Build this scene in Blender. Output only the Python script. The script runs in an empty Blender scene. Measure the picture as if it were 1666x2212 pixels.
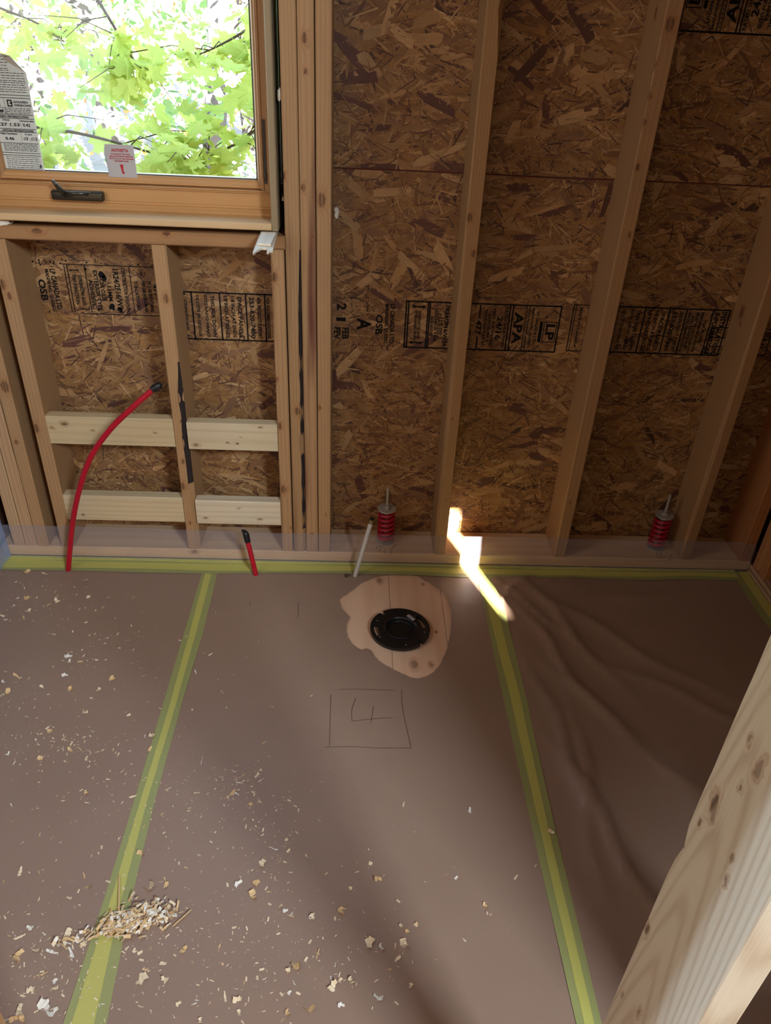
import bpy, bmesh, math, random
from mathutils import Vector, Matrix, Quaternion, noise
from mathutils.geometry import delaunay_2d_cdt

random.seed(7)
SC = bpy.context.scene
COL = SC.collection
pi = math.pi

# ------------------------------------------------------------------ camera
W, H, F = 1666, 2212, 1600.0
YAW, PITCH, ROLL = 0.051055, 0.571130, -0.051441
CAM = Vector((0.0, -2.0, 1.5))
fwd = Vector((math.sin(YAW)*math.cos(PITCH), math.cos(YAW)*math.cos(PITCH), -math.sin(PITCH)))
rgt0 = Vector((math.cos(YAW), -math.sin(YAW), 0))
dwn0 = fwd.cross(rgt0)
RGT = rgt0*math.cos(ROLL) + dwn0*math.sin(ROLL)
DWN = -rgt0*math.sin(ROLL) + dwn0*math.cos(ROLL)
cd = bpy.data.cameras.new('camera')
cam = bpy.data.objects.new('camera', cd)
COL.objects.link(cam)
cd.sensor_fit = 'VERTICAL'
cd.sensor_height = 36.0
cd.lens = F/H*36.0
cd.clip_start = 0.02
cd.clip_end = 300
UP, BK = -DWN, -fwd
cam.matrix_world = Matrix(((RGT.x, UP.x, BK.x, CAM.x), (RGT.y, UP.y, BK.y, CAM.y), (RGT.z, UP.z, BK.z, CAM.z), (0, 0, 0, 1)))
SC.camera = cam


def ray(x, y):
    return RGT*((x-W/2)/F) + DWN*((y-H/2)/F) + fwd


def onY(x, y, Y=0.0):
    d = ray(x, y)
    return CAM + d*((Y-CAM.y)/d.y)


def onZ(x, y, Z=0.0):
    d = ray(x, y)
    return CAM + d*((Z-CAM.z)/d.z)


def onX(x, y, X=0.0):
    d = ray(x, y)
    return CAM + d*((X-CAM.x)/d.x)


# ------------------------------------------------------------------ world, sun, daylight, exposure
SUN_EL = math.radians(18)
SUN_D = Vector((-0.333*math.cos(SUN_EL), 0.943*math.cos(SUN_EL), -math.sin(SUN_EL)))
SKY_STRENGTH = 2.3
SUN_STRENGTH = 210.0
world = bpy.data.worlds.new('World')
SC.world = world
world.use_nodes = True
nt = world.node_tree
nt.nodes.clear()
sky = nt.nodes.new('ShaderNodeTexSky')
sky.sky_type = 'NISHITA'
sky.sun_disc = False
sky.sun_elevation = SUN_EL
sky.sun_rotation = math.radians(160)
sky.air_density = 1.0
sky.dust_density = 2.0
bg = nt.nodes.new('ShaderNodeBackground')
bg.inputs['Strength'].default_value = SKY_STRENGTH
wo = nt.nodes.new('ShaderNodeOutputWorld')
nt.links.new(sky.outputs[0], bg.inputs[0])
nt.links.new(bg.outputs[0], wo.inputs[0])


def lamp(name, kind, loc, direction, energy, color=(1, 1, 1), size=None, angle=None):
    ld = bpy.data.lights.new(name, kind)
    ld.energy = energy
    ld.color = color
    if size:
        ld.shape = 'RECTANGLE'
        ld.size, ld.size_y = size
    if angle is not None:
        ld.angle = angle
    o = bpy.data.objects.new(name, ld)
    COL.objects.link(o)
    o.location = loc
    o.rotation_euler = Vector(direction).to_track_quat('-Z', 'Y').to_euler()
    return o


lamp('sun', 'SUN', (3, -8, 6), SUN_D, SUN_STRENGTH, (1.0, 0.96, 0.90), angle=math.radians(0.4))
# unseen daylight entering the hall behind the camera, then two added fill lamps
lamp('hall_window_light', 'AREA', (1.78, -3.95, 3.0), (-1.85, 3.2, -2.9), 205, (0.72, 0.85, 1.0), (0.75, 0.55))
lamp('hall_side_light', 'AREA', (-2.6, -1.815, 1.1), (1, 0.0, -0.05), 95, (0.50, 0.70, 1.0), (0.10, 1.5))
lamp('hall_fill_light', 'AREA', (-0.9, -4.6, 2.3), (0.1, 0.8, -0.75), 11, (1.0, 0.92, 0.84), (1.6, 0.8))  # warm ambient fill, added without a real source in the hall
lamp('left_fill_light', 'AREA', (-1.10, -1.0, 1.5), (1, 0.25, -0.15), 7.0, (0.95, 0.97, 1.0), (0.7, 1.0))  # added fill from the left; the wall has no window there
pl = lamp('window_portal', 'AREA', (-0.58, 0.17, 1.62), (0, -1, 0), 1.0, (1, 1, 1), (0.72, 1.1))
pl.data.cycles.is_portal = True
SC.view_settings.view_transform = 'Standard'
SC.view_settings.look = 'None'
SC.view_settings.gamma = 1.0
SC.view_settings.exposure = 0.0
SC.view_settings.use_curve_mapping = False
SC.cycles.use_denoising = True
SC.cycles.max_bounces = 10
SC.cycles.diffuse_bounces = 5
SC.cycles.transparent_max_bounces = 16
SC.cycles.sample_clamp_indirect = 6.0
SC.cycles.caustics_reflective = False
SC.cycles.caustics_refractive = False


# ------------------------------------------------------------------ helpers
def lin(c):
    return tuple(((v/255)/12.92 if v/255 <= 0.04045 else ((v/255+0.055)/1.055)**2.4) for v in c)


def rgba(c):
    return (*lin(c), 1.0)


WL = {}


def tag(o, label=None, cat=None, group=None, kind=None):
    if label:
        o['label'] = label
    if cat:
        o['category'] = cat
    if group:
        o['group'] = group
    if kind:
        o['kind'] = kind
    return o


def empty(name, loc, label=None, cat=None, group=None, kind=None):
    o = bpy.data.objects.new(name, None)
    o.empty_display_size = 0.05
    COL.objects.link(o)
    o.location = loc
    WL[o] = Vector(loc)
    return tag(o, label, cat, group, kind)


def link(name, me, loc, parent=None, mat=None):
    o = bpy.data.objects.new(name, me)
    COL.objects.link(o)
    WL[o] = Vector(loc)
    if parent is not None:
        o.parent = parent
        o.location = Vector(loc) - WL[parent]
    else:
        o.location = loc
    if mat is not None and not me.materials:
        me.materials.append(mat)
    return o


def mesh(name, vs, fs, mat=None, parent=None, smooth=False, origin=None):
    vs = [Vector(v) for v in vs]
    if origin is None:
        xs = [v.x for v in vs]
        ys = [v.y for v in vs]
        zs = [v.z for v in vs]
        origin = Vector(((min(xs)+max(xs))/2, (min(ys)+max(ys))/2, min(zs)))
    me = bpy.data.meshes.new(name)
    me.from_pydata([v-origin for v in vs], [], fs)
    me.update()
    if smooth:
        for p in me.polygons:
            p.use_smooth = True
    return link(name, me, origin, parent, mat)


def fixn(o):
    bm = bmesh.new()
    bm.from_mesh(o.data)
    bmesh.ops.recalc_face_normals(bm, faces=bm.faces)
    bm.to_mesh(o.data)
    bm.free()
    return o


class MB:
    """collects shapes for ONE mesh"""
    def __init__(s):
        s.v = []
        s.f = []

    def add(s, vs, fs):
        n = len(s.v)
        s.v += [Vector(v) for v in vs]
        s.f += [[i+n for i in f] for f in fs]
        return s

    def box(s, a, b, c=0.0):
        if c <= 0:
            x0, y0, z0 = a
            x1, y1, z1 = b
            return s.add([(x0, y0, z0), (x1, y0, z0), (x1, y1, z0), (x0, y1, z0), (x0, y0, z1), (x1, y0, z1), (x1, y1, z1), (x0, y1, z1)],
                         [(3, 2, 1, 0), (4, 5, 6, 7), (0, 1, 5, 4), (1, 2, 6, 5), (2, 3, 7, 6), (3, 0, 4, 7)])
        bm = bmesh.new()
        bmesh.ops.create_cube(bm, size=1)
        for v in bm.verts:
            v.co = Vector([a[i]+(v.co[i]+0.5)*(b[i]-a[i]) for i in range(3)])
        bmesh.ops.bevel(bm, geom=list(bm.edges), offset=c, segments=2, affect='EDGES', profile=0.5)
        bm.verts.index_update()
        s.add([v.co.copy() for v in bm.verts], [[v.index for v in f.verts] for f in bm.faces])
        bm.free()
        return s

    def tube(s, pts, r, n=12, caps=True):
        pts = [Vector(p) for p in pts]
        rs = r if isinstance(r, (list, tuple)) else [r]*len(pts)
        vs, fs = [], []
        up = Vector((0.3, 0.5, 0.81))
        for i, p in enumerate(pts):
            t = (pts[min(i+1, len(pts)-1)]-pts[max(i-1, 0)]).normalized()
            a = t.cross(up)
            if a.length < 1e-3:
                a = t.cross(Vector((1, 0, 0)))
            a.normalize()
            b = t.cross(a).normalized()
            for k in range(n):
                q = 2*pi*k/n
                vs.append(p+(a*math.cos(q)+b*math.sin(q))*rs[i])
        for i in range(len(pts)-1):
            for k in range(n):
                fs.append((i*n+k, i*n+(k+1) % n, (i+1)*n+(k+1) % n, (i+1)*n+k))
        if caps:
            fs.append(tuple(range(n-1, -1, -1)))
            m = (len(pts)-1)*n
            fs.append(tuple(m+k for k in range(n)))
        return s.add(vs, fs)

    def lathe(s, c, prof, n=32, close=False):
        vs, fs = [], []
        for (r, z) in prof:
            for k in range(n):
                q = 2*pi*k/n
                vs.append((c[0]+r*math.cos(q), c[1]+r*math.sin(q), c[2]+z))
        for i in range(len(prof)-1):
            for k in range(n):
                fs.append((i*n+k, i*n+(k+1) % n, (i+1)*n+(k+1) % n, (i+1)*n+k))
        return s.add(vs, fs)

    def ribbon(s, pts, w, nrm):
        """flat line of width w through pts lying in the plane with normal nrm"""
        pts = [Vector(p) for p in pts]
        nrm = Vector(nrm)
        vs = []
        for i, p in enumerate(pts):
            t = (pts[min(i+1, len(pts)-1)]-pts[max(i-1, 0)]).normalized()
            b = nrm.cross(t).normalized()*w/2
            vs += [p-b, p+b]
        return s.add(vs, [(2*i, 2*i+2, 2*i+3, 2*i+1) for i in range(len(pts)-1)])

    def build(s, name, mat, parent=None, smooth=False, fix=True, origin=None):
        o = mesh(name, s.v, s.f, mat, parent, smooth, origin)
        return fixn(o) if fix else o


def smooth_by_angle(o, deg=35):
    for p in o.data.polygons:
        p.use_smooth = True
    bm = bmesh.new()
    bm.from_mesh(o.data)
    for e in bm.edges:
        if len(e.link_faces) == 2 and e.calc_face_angle(0) > math.radians(deg):
            e.smooth = False
    bm.to_mesh(o.data)
    bm.free()
    return o


def catmull(pts, n=8):
    P = [Vector(p) for p in pts]
    P = [P[0]*2-P[1]]+P+[P[-1]*2-P[-2]]
    out = []
    for i in range(1, len(P)-2):
        for k in range(n):
            t = k/n
            a, b, c, d = P[i-1], P[i], P[i+1], P[i+2]
            out.append(0.5*((2*b)+(c-a)*t+(2*a-5*b+4*c-d)*t*t+(3*b-a-3*c+d)*t**3))
    out.append(P[-2])
    return out


# ------------------------------------------------------------------ materials
def newmat(name):
    m = bpy.data.materials.new(name)
    m.use_nodes = True
    n = m.node_tree.nodes
    return m, n, m.node_tree.links, n['Principled BSDF']


def simple(name, col, rough=0.6, metal=0.0, spec=0.5, noise_amt=0.0, noise_scale=40, bump=0.0):
    m, n, L, p = newmat(name)
    p.inputs['Base Color'].default_value = rgba(col)
    p.inputs['Roughness'].default_value = rough
    p.inputs['Metallic'].default_value = metal
    p.inputs['Specular IOR Level'].default_value = spec
    if noise_amt or bump:
        g = n.new('ShaderNodeNewGeometry')
        t = n.new('ShaderNodeTexNoise')
        t.inputs['Scale'].default_value = noise_scale
        t.inputs['Detail'].default_value = 3
        L.new(g.outputs['Position'], t.inputs['Vector'])
        if noise_amt:
            mx = n.new('ShaderNodeMix')
            mx.data_type = 'RGBA'
            c = lin(col)
            mx.inputs[6].default_value = (*[v*(1-noise_amt) for v in c], 1)
            mx.inputs[7].default_value = (*[min(1, v*(1+noise_amt)) for v in c], 1)
            L.new(t.outputs[0], mx.inputs[0])
            L.new(mx.outputs[2], p.inputs['Base Color'])
        if bump:
            b = n.new('ShaderNodeBump')
            b.inputs['Strength'].default_value = bump
            b.inputs['Distance'].default_value = 0.002
            L.new(t.outputs[0], b.inputs['Height'])
            L.new(b.outputs[0], p.inputs['Normal'])
    return m


def M(n, L, op, a, b=None, clamp=False):
    x = n.new('ShaderNodeMath')
    x.operation = op
    x.use_clamp = clamp
    for i, v in enumerate((a, b)):
        if v is None:
            continue
        if isinstance(v, (int, float)):
            x.inputs[i].default_value = v
        else:
            L.new(v, x.inputs[i])
    return x.outputs[0]


def mixc(n, L, f, a, b):
    x = n.new('ShaderNodeMix')
    x.data_type = 'RGBA'
    for i, v in ((0, f), (6, a), (7, b)):
        if isinstance(v, (int, float)):
            x.inputs[i].default_value = v
        elif isinstance(v, tuple):
            x.inputs[i].default_value = v
        else:
            L.new(v, x.inputs[i])
    return x.outputs[2]


WSEED = [0]


def wood(name, col=(206, 163, 112), dark=(150, 98, 52), axis='z', knots=(), freq=900, ringamp=10, ringmix=0.27, rough=0.62, blotch=0.16, stain=None, cath=None, klen=1.7):
    """sawn softwood: growth rings along the grain axis, fibres and the knots at the given world points (point, radius)"""
    WSEED[0] += 1
    sd = WSEED[0]*3.71
    m, n, L, p = newmat(name)
    g = n.new('ShaderNodeNewGeometry')
    s = n.new('ShaderNodeSeparateXYZ')
    L.new(g.outputs['Position'], s.inputs[0])
    ix = 'xyz'.index(axis)
    l = s.outputs[ix]
    a, b = [s.outputs[i] for i in range(3) if i != ix]

    def vec(fa, fl, off):
        c = n.new('ShaderNodeCombineXYZ')
        L.new(M(n, L, 'MULTIPLY', a, fa), c.inputs[0])
        L.new(M(n, L, 'MULTIPLY', b, fa), c.inputs[1])
        L.new(M(n, L, 'ADD', M(n, L, 'MULTIPLY', l, fl), off), c.inputs[2])
        return c.outputs[0]

    def nz(v, sc=1.0, det=2):
        t = n.new('ShaderNodeTexNoise')
        t.inputs['Scale'].default_value = sc
        t.inputs['Detail'].default_value = det
        L.new(v, t.inputs['Vector'])
        return t.outputs[0]
    low = nz(vec(14, 0.9, sd), 1, 2)
    ph = M(n, L, 'ADD', M(n, L, 'MULTIPLY', a, freq*(0.35+0.6*((sd*0.37) % 1))), M(n, L, 'MULTIPLY', b, freq*(0.35+0.6*((sd*0.73) % 1))))
    ph = M(n, L, 'ADD', ph, M(n, L, 'MULTIPLY', low, ringamp))
    if cath:
        yc, A_, B_ = cath
        u = M(n, L, 'SUBTRACT', b, yc)
        ph = M(n, L, 'ADD', M(n, L, 'MULTIPLY', M(n, L, 'MULTIPLY', u, u), A_), M(n, L, 'MULTIPLY', l, B_))
        ph = M(n, L, 'ADD', ph, M(n, L, 'MULTIPLY', low, ringamp))
    kmask = None
    halo = None
    kd = n.new('ShaderNodeTexNoise')
    kd.inputs['Scale'].default_value = 95
    kd.inputs['Detail'].default_value = 2
    L.new(g.outputs['Position'], kd.inputs['Vector'])
    kv = n.new('ShaderNodeVectorMath')
    kv.operation = 'MULTIPLY_ADD'
    kv.inputs[1].default_value = (.010, .010, .010)
    kv.inputs[2].default_value = (-.005, -.005, -.005)
    L.new(kd.outputs['Color'], kv.inputs[0])
    kp_ = n.new('ShaderNodeVectorMath')
    kp_.operation = 'ADD'
    L.new(g.outputs['Position'], kp_.inputs[0])
    L.new(kv.outputs[0], kp_.inputs[1])
    for kp, kr in knots:
        vm = n.new('ShaderNodeVectorMath')
        vm.operation = 'SUBTRACT'
        L.new(kp_.outputs[0], vm.inputs[0])
        vm.inputs[1].default_value = tuple(kp)
        v2 = n.new('ShaderNodeVectorMath')
        v2.operation = 'MULTIPLY'
        L.new(vm.outputs[0], v2.inputs[0])
        sc = [1/kr]*3
        sc[ix] = 1/(kr*klen)
        v2.inputs[1].default_value = sc
        v3 = n.new('ShaderNodeVectorMath')
        v3.operation = 'LENGTH'
        L.new(v2.outputs[0], v3.inputs[0])
        d = v3.outputs['Value']
        mr = n.new('ShaderNodeMapRange')
        mr.interpolation_type = 'SMOOTHSTEP'
        mr.inputs['From Min'].default_value = 1.15
        mr.inputs['From Max'].default_value = 0.7
        L.new(d, mr.inputs['Value'])
        kmask = mr.outputs[0] if kmask is None else M(n, L, 'MAXIMUM', kmask, mr.outputs[0])
        mh = n.new('ShaderNodeMapRange')
        mh.interpolation_type = 'SMOOTHSTEP'
        mh.inputs['From Min'].default_value = 2.5
        mh.inputs['From Max'].default_value = 0.8
        L.new(d, mh.inputs['Value'])
        halo = mh.outputs[0] if halo is None else M(n, L, 'MAXIMUM', halo, mh.outputs[0])
    if halo is not None:
        ph = M(n, L, 'ADD', ph, M(n, L, 'MULTIPLY', halo, 7.0))
    ring = M(n, L, 'POWER', M(n, L, 'ADD', M(n, L, 'MULTIPLY', M(n, L, 'SINE', ph), 0.5), 0.5), 2.2)
    fib = nz(vec(420, 7, sd), 1, 2)
    blo = nz(vec(9, 1.6, sd*2), 1, 3)
    fac = M(n, L, 'MULTIPLY', ring, ringmix)
    fac = M(n, L, 'ADD', fac, M(n, L, 'MULTIPLY', M(n, L, 'SUBTRACT', fib, 0.5), 0.42))
    fac = M(n, L, 'ADD', fac, M(n, L, 'MULTIPLY', M(n, L, 'SUBTRACT', blo, 0.45), blotch*3), True)
    c = mixc(n, L, fac, rgba(col), rgba(dark))
    if stain:
        st = nz(vec(22, 1.1, sd*3), 1, 3)
        mr = n.new('ShaderNodeMapRange')
        mr.inputs['From Min'].default_value = 0.52
        mr.inputs['From Max'].default_value = 0.68
        L.new(st, mr.inputs['Value'])
        c = mixc(n, L, mr.outputs[0], c, rgba(stain))
    if kmask is not None:
        c = mixc(n, L, M(n, L, 'MULTIPLY', halo, 0.35), c, rgba((150, 92, 48)))
        c = mixc(n, L, M(n, L, 'MULTIPLY', kmask, M(n, L, 'ADD', M(n, L, 'MULTIPLY', ring, 0.35), 0.42)), c, rgba((62, 36, 22)))
    L.new(c, p.inputs['Base Color'])
    p.inputs['Roughness'].default_value = rough
    p.inputs['Specular IOR Level'].default_value = 0.3
    bp = n.new('ShaderNodeBump')
    bp.inputs['Strength'].default_value = 0.14
    bp.inputs['Distance'].default_value = 0.0015
    L.new(fac, bp.inputs['Height'])
    L.new(bp.outputs[0], p.inputs['Normal'])
    return m


def lumber(name, lo, hi, axis='z', mat=None, parent=None, c=0.0022, wane=None, n=26, warp=0.0):
    """one sawn board between two corners, arrises eased by c; wane[corner] = function(t) widens the arris along the length.
    corners: 0 (a0,b0) 1 (a1,b0) 2 (a1,b1) 3 (a0,b1)"""
    ix = 'xyz'.index(axis)
    oth = [i for i in range(3) if i != ix]
    wane = wane or {}
    vs, fs = [], []
    rn = random.random()*50
    for k in range(n+1):
        t = k/n
        cc = [max(c, wane[i](t)) if i in wane else c for i in range(4)]
        a0, a1, b0, b1 = lo[oth[0]], hi[oth[0]], lo[oth[1]], hi[oth[1]]
        wa = warp*noise.noise(Vector((t*2.3, rn, 0)))
        sec = [(a0, b0+cc[0]), (a0+cc[0], b0), (a1-cc[1], b0), (a1, b0+cc[1]), (a1, b1-cc[2]), (a1-cc[2], b1), (a0+cc[3], b1), (a0, b1-cc[3])]
        for (a, b) in sec:
            v = [0, 0, 0]
            v[ix] = lo[ix]+t*(hi[ix]-lo[ix])
            v[oth[0]] = a+wa
            v[oth[1]] = b
            vs.append(Vector(v))
    for k in range(n):
        for j in range(8):
            fs.append((k*8+j, k*8+(j+1) % 8, (k+1)*8+(j+1) % 8, (k+1)*8+j))
    fs.append(tuple(range(8)))
    fs.append(tuple(n*8+j for j in range(8)))
    return fixn(mesh(name, vs, fs, mat, parent))


# ---- ink, paints
INK = simple('black_ink', (16, 13, 12), 0.75, spec=0.2)
M_FOAM = simple('white_foam', (226, 216, 196), 0.8, noise_amt=0.12, noise_scale=200, bump=0.5)
M_BLACK = simple('black_plastic', (20, 20, 20), 0.35, bump=0.15, noise_scale=300)
M_BLACKTAPE = simple('black_tape', (16, 16, 18), 0.45)
M_RED = simple('red_pipe_plastic', (178, 10, 36), 0.35)
M_GREYPIPE = simple('grey_pipe_plastic', (196, 192, 184), 0.4)
M_SPRING = simple('red_spring_paint', (160, 16, 38), 0.28)
M_ZINC = simple('zinc_steel', (172, 166, 154), 0.45, metal=0.35, noise_amt=0.1)
M_BRONZE = simple('bronze_metal', (70, 64, 52), 0.3, metal=0.7)
M_BRASS = simple('bright_crimp_ring', (190, 176, 130), 0.22, metal=1.0)


def flake_mat():
    m, n, L, p = newmat('strand_board_flakes')
    at = n.new('ShaderNodeAttribute')
    at.attribute_name = 'col'
    uv = n.new('ShaderNodeUVMap')
    mp = n.new('ShaderNodeMapping')
    mp.inputs['Scale'].default_value = (14, 420, 1)
    L.new(uv.outputs[0], mp.inputs[0])
    t = n.new('ShaderNodeTexNoise')
    t.inputs['Scale'].default_value = 1
    t.inputs['Detail'].default_value = 3
    L.new(mp.outputs[0], t.inputs['Vector'])
    t2 = n.new('ShaderNodeTexNoise')
    t2.inputs['Scale'].default_value = 28
    t2.inputs['Detail'].default_value = 2
    L.new(uv.outputs[0], t2.inputs['Vector'])
    f = M(n, L, 'ADD', M(n, L, 'MULTIPLY', t.outputs[0], 0.75), M(n, L, 'MULTIPLY', t2.outputs[0], 0.5))
    f = M(n, L, 'ADD', f, 0.36)
    vm = n.new('ShaderNodeVectorMath')
    vm.operation = 'SCALE'
    L.new(at.outputs['Color'], vm.inputs[0])
    L.new(f, vm.inputs['Scale'])
    L.new(vm.outputs[0], p.inputs['Base Color'])
    p.inputs['Roughness'].default_value = 0.55
    p.inputs['Specular IOR Level'].default_value = 0.35
    b = n.new('ShaderNodeBump')
    b.inputs['Strength'].default_value = 0.35
    b.inputs['Distance'].default_value = 0.0012
    L.new(t.outputs[0], b.inputs['Height'])
    L.new(b.outputs[0], p.inputs['Normal'])
    return m


M_FLAKE = flake_mat()
M_PANEL = simple('strand_board_core', (96, 64, 42), 0.7, noise_amt=0.3, noise_scale=60)

# ================================================================== SETTING
ZT = 2.44
# ---- floor: wide planks on the joists, bare only inside the torn hole
floor = empty('floor', (0, -0.8, -0.06), 'pale softwood plank subfloor showing through the torn hole around the black flange', 'floor', kind='structure')
PLX = [-1.30+0.1655*i for i in range(18)]
x_seam = onZ(845, 1350).x
off = x_seam - min(PLX, key=lambda v: abs(v-x_seam))
kn = [(onZ(895, 1435, 0), 0.010), (onZ(931, 1436, 0), 0.006), (onZ(820, 1254, 0), 0.008), (onZ(914, 1262, 0), 0.004), (onZ(943, 1365), 0.004)]
M_PLANK = [wood('floor_plank_%d' % i, (220, 182, 150), (202, 154, 116), 'y', kn, freq=200, ringamp=6, ringmix=0.3, blotch=0.16) for i in range(3)]
for i, x in enumerate(PLX):
    lumber('plank', (x+off, -1.9, -0.045), (x+off+0.1647, 0.16, 0.0), 'y', M_PLANK[i % 3], floor, c=0.0012, n=2)
sub = MB().box((-3.2, -5.8, -0.12), (4.4, 0.2, -0.05)).build('floor_slab', simple('hall_floor', (150, 120, 95), 0.7), floor)

# ---- the framed wall with the window
wall = empty('wall_front', (0, 0.07, 0), 'open stud framed exterior wall sheathed in strand board with a window', 'wall', kind='structure')
WC = (172, 134, 92)
WD = (128, 88, 54)


def kf(*ks):
    return [(onY(x, y, 0.0), r) for x, y, r in ks]


def stud(x0, x1, z1=2.36, z0=0.05, knots=(), col=WC, dark=WD, wane=None, y0=0.0, stain=None, name='stud', **k):
    return lumber(name, (x0, y0, z0), (x1, y0+0.138, z1), 'z', wood('stud_wood', col, dark, 'z', knots, stain=stain, **k), wall, wane=wane)


def wane_c(t):
    return 0.003+0.012*min(1, max(0, (0.66-t)*9))*(0.85+0.4*noise.noise(Vector((t*11, 7, 0))))


def wane_t(t):
    return 0.002+0.009*min(1, max(0, (0.42-t)*12))*(0.75+0.5*noise.noise(Vector((t*26, 1, 3))))


ZB = onY(300, 528).z           # underside of the rough sill, about 1.017
ZS = ZB+0.034
XT0, XT1 = onY(601, 0).x, onY(640, 0).x-0.001
stud(-0.2335, -0.198, ZB, knots=kf((594, 598, .008), (597, 820, .006), (604, 920, .007), (613, 1057, .009), (629, 1140, .003)), wane={0: lambda t: 0.003+0.004*max(0, math.sin(t*9))})
stud(XT0, -0.1555, knots=kf((642, 888, .008), (612, 380, .006)), col=(166, 130, 88), stain=(120, 84, 54), wane={1: lambda t: wane_t(t)})
stud(-0.1540, -0.1156, knots=kf((658, 83, .007), (660, 154, .004), (655, 405, .006), (674, 513, .003), (674, 1153, .003)), stain=(104, 60, 44))
stud(-0.1130, -0.0750, knots=kf((695, 432, .011), (704, 1112, .003), (690, 880, .005)))
stud(0.2705, 0.3090, knots=kf((1016, 285, .006), (1006, 345, .006), (1015, 470, .007), (1023, 548, .006), (978, 905, .003), (964, 1080, .002)), col=(164, 128, 86),
     wane={1: lambda t: 0.002+0.010*math.exp(-((t-0.655)/0.012)**2), 0: lambda t: 0.006+0.004*math.sin(t*7)})
stud(0.6765, 0.7150, knots=kf((1448, 53, .010), (1414, 140, .006), (1401, 207, .007), (1392, 264, .006), (1378, 361, .005), (1361, 508, .005), (1268, 780, .005), (1232, 1085, .004)) + [(onX(1360, 505, 0.6765), .008), (onX(1417, 28, .6765), .008)], col=(164, 126, 86))
stud(1.1070, 1.1450, knots=kf((1609, 698, .004)) + [(onX(1542, 780, 1.107), .008), (onX(1600, 700, 1.107), .005), (onX(1603, 675, 1.107), .012)], col=(160, 122, 82), wane={0: lambda t: 0.007+0.003*math.sin(t*11)})
stud(1.3150, 1.3540, col=(170, 112, 66), dark=(120, 70, 40))
stud(-0.9520, -0.9125, ZB, knots=kf((5, 615, .009), (78, 925, .009), (20, 640, .006)), wane={1: lambda t: 0.003})
stud(-1.0285, -0.9915, knots=kf((10, 835, .012), (35, 955, .005)))
stud(-1.0670, -1.0320, wane={1: lambda t: 0.002+0.016*max(0, 1-abs(t-0.06)*11)}, col=(184, 146, 106))
stud(-1.1050, -1.0690, col=(184, 148, 108))
# cripple stud under the window, bark edge on the right
stud(-0.5415, -0.5030, ZB, knots=kf((359, 645, .008), (396, 997, .005), (395, 1050, .008), (391, 910, .003), (411, 1130, .004)), name='stud', wane={
    1: lambda t: wane_c(t)})
mb = wood('beam_wood', (160, 118, 76), (120, 78, 44), 'x', kf((360, 505, .006), (80, 500, .008)), freq=500)
lumber('rough_sill', (-0.990, 0.0, ZB), (XT0-0.0005, 0.138, ZS), 'x', mb, wall, c=0.003)
lumber('header_beam', (-0.990, 0.0, 2.20), (XT0-0.0005, 0.138, 2.359), 'x', mb, wall)
lumber('top_plate', (-1.145, 0.0, 2.36), (1.36, 0.138, 2.40), 'x', mb, wall)
mpl = wood('plate_wood', (206, 172, 134), (164, 122, 84), 'x', kf((420, 1192, .006), (545, 1200, .004)), freq=180, ringmix=.2)
lumber('bottom_plate', (-1.145, 0.0, 0.011), (1.356, 0.139, 0.0495), 'x', mpl, wall, c=0.003)
lumber('sill_gasket', (-1.145, 0.004, 0.0), (1.356, 0.139, 0.0108), 'x', simple('grey_gasket', (84, 80, 80), 0.7), wall, n=2)


def block(x0, x1, z0, z1, ks, col):
    lumber('blocking', (x0, 0.001, z0), (x1, 0.039, z1), 'x', wood('blocking_wood', col, (164, 132, 96), 'x', [(onY(x, y, 0.0), r) for x, y, r in ks], freq=420, ringmix=0.26), wall, c=0.003, n=8)


block(-0.912, -0.5418, onY(200, 962).z, onY(200, 902).z, [(139, 916, .006), (112, 925, .004), (200, 930, .003), (335, 935, .003)], (198, 176, 134))
block(-0.5025, -0.2340, onY(500, 974).z, onY(500, 916).z, [(424, 962, .005), (492, 957, .003), (562, 924, .003), (513, 958, .003), (520, 945, .002)], (202, 184, 148))
block(-0.912, -0.5418, onY(300, 1127).z, onY(300, 1074).z, [(165, 1066, .004), (180, 1112, .003)], (200, 180, 142))
block(-0.5025, -0.2340, onY(510, 1134).z, onY(510, 1084).z, [(444, 1119, .004), (516, 1098, .003), (561, 1122, .004)], (208, 192, 162))

M_BARK_EDGE = simple('dark_bark', (40, 28, 24), .95, noise_amt=.5, noise_scale=90, bump=.8)


def bark_edge(x1, z0, z1, fn, n=60):
    vs, fs = [], []
    for k in range(n+1):
        t = k/n
        wv = fn(t)
        o_ = .0007
        vs += [(x1-wv-o_*.6, -o_, z0+(z1-z0)*t), (x1-wv*.5+o_, wv*.5-o_, z0+(z1-z0)*t), (x1+o_, wv+o_*.6, z0+(z1-z0)*t)]
    for k in range(n):
        for j in range(2):
            fs.append((k*3+j, k*3+j+1, k*3+j+4, k*3+j+3))
    fixn(mesh('bark_edge', vs, fs, M_BARK_EDGE, wall))


bark_edge(-0.1555, .14, 1.02, lambda t: wane_t(((.14+.88*t)-.05)/2.31)+.0003)
bark_edge(-0.5030, .30, .70, lambda t: wane_c(((.30+.40*t)-.05)/(ZB-.05))+.0003)

# ---- sheathing: two courses of strand board, every flake a sliver of veneer laid over the core
YS = 0.140
PAL = [((150, 112, 70), 8), ((166, 128, 84), 5), ((140, 102, 62), 8), ((126, 88, 54), 5), ((108, 72, 48), 2), ((92, 58, 46), .5), ((146, 106, 60), 6), ((134, 98, 68), 4), ((180, 144, 100), 1.3), ((78, 52, 38), .5)]
PALC = [lin(c) for c, w in PAL]
PALW = [w for c, w in PAL]


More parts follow.
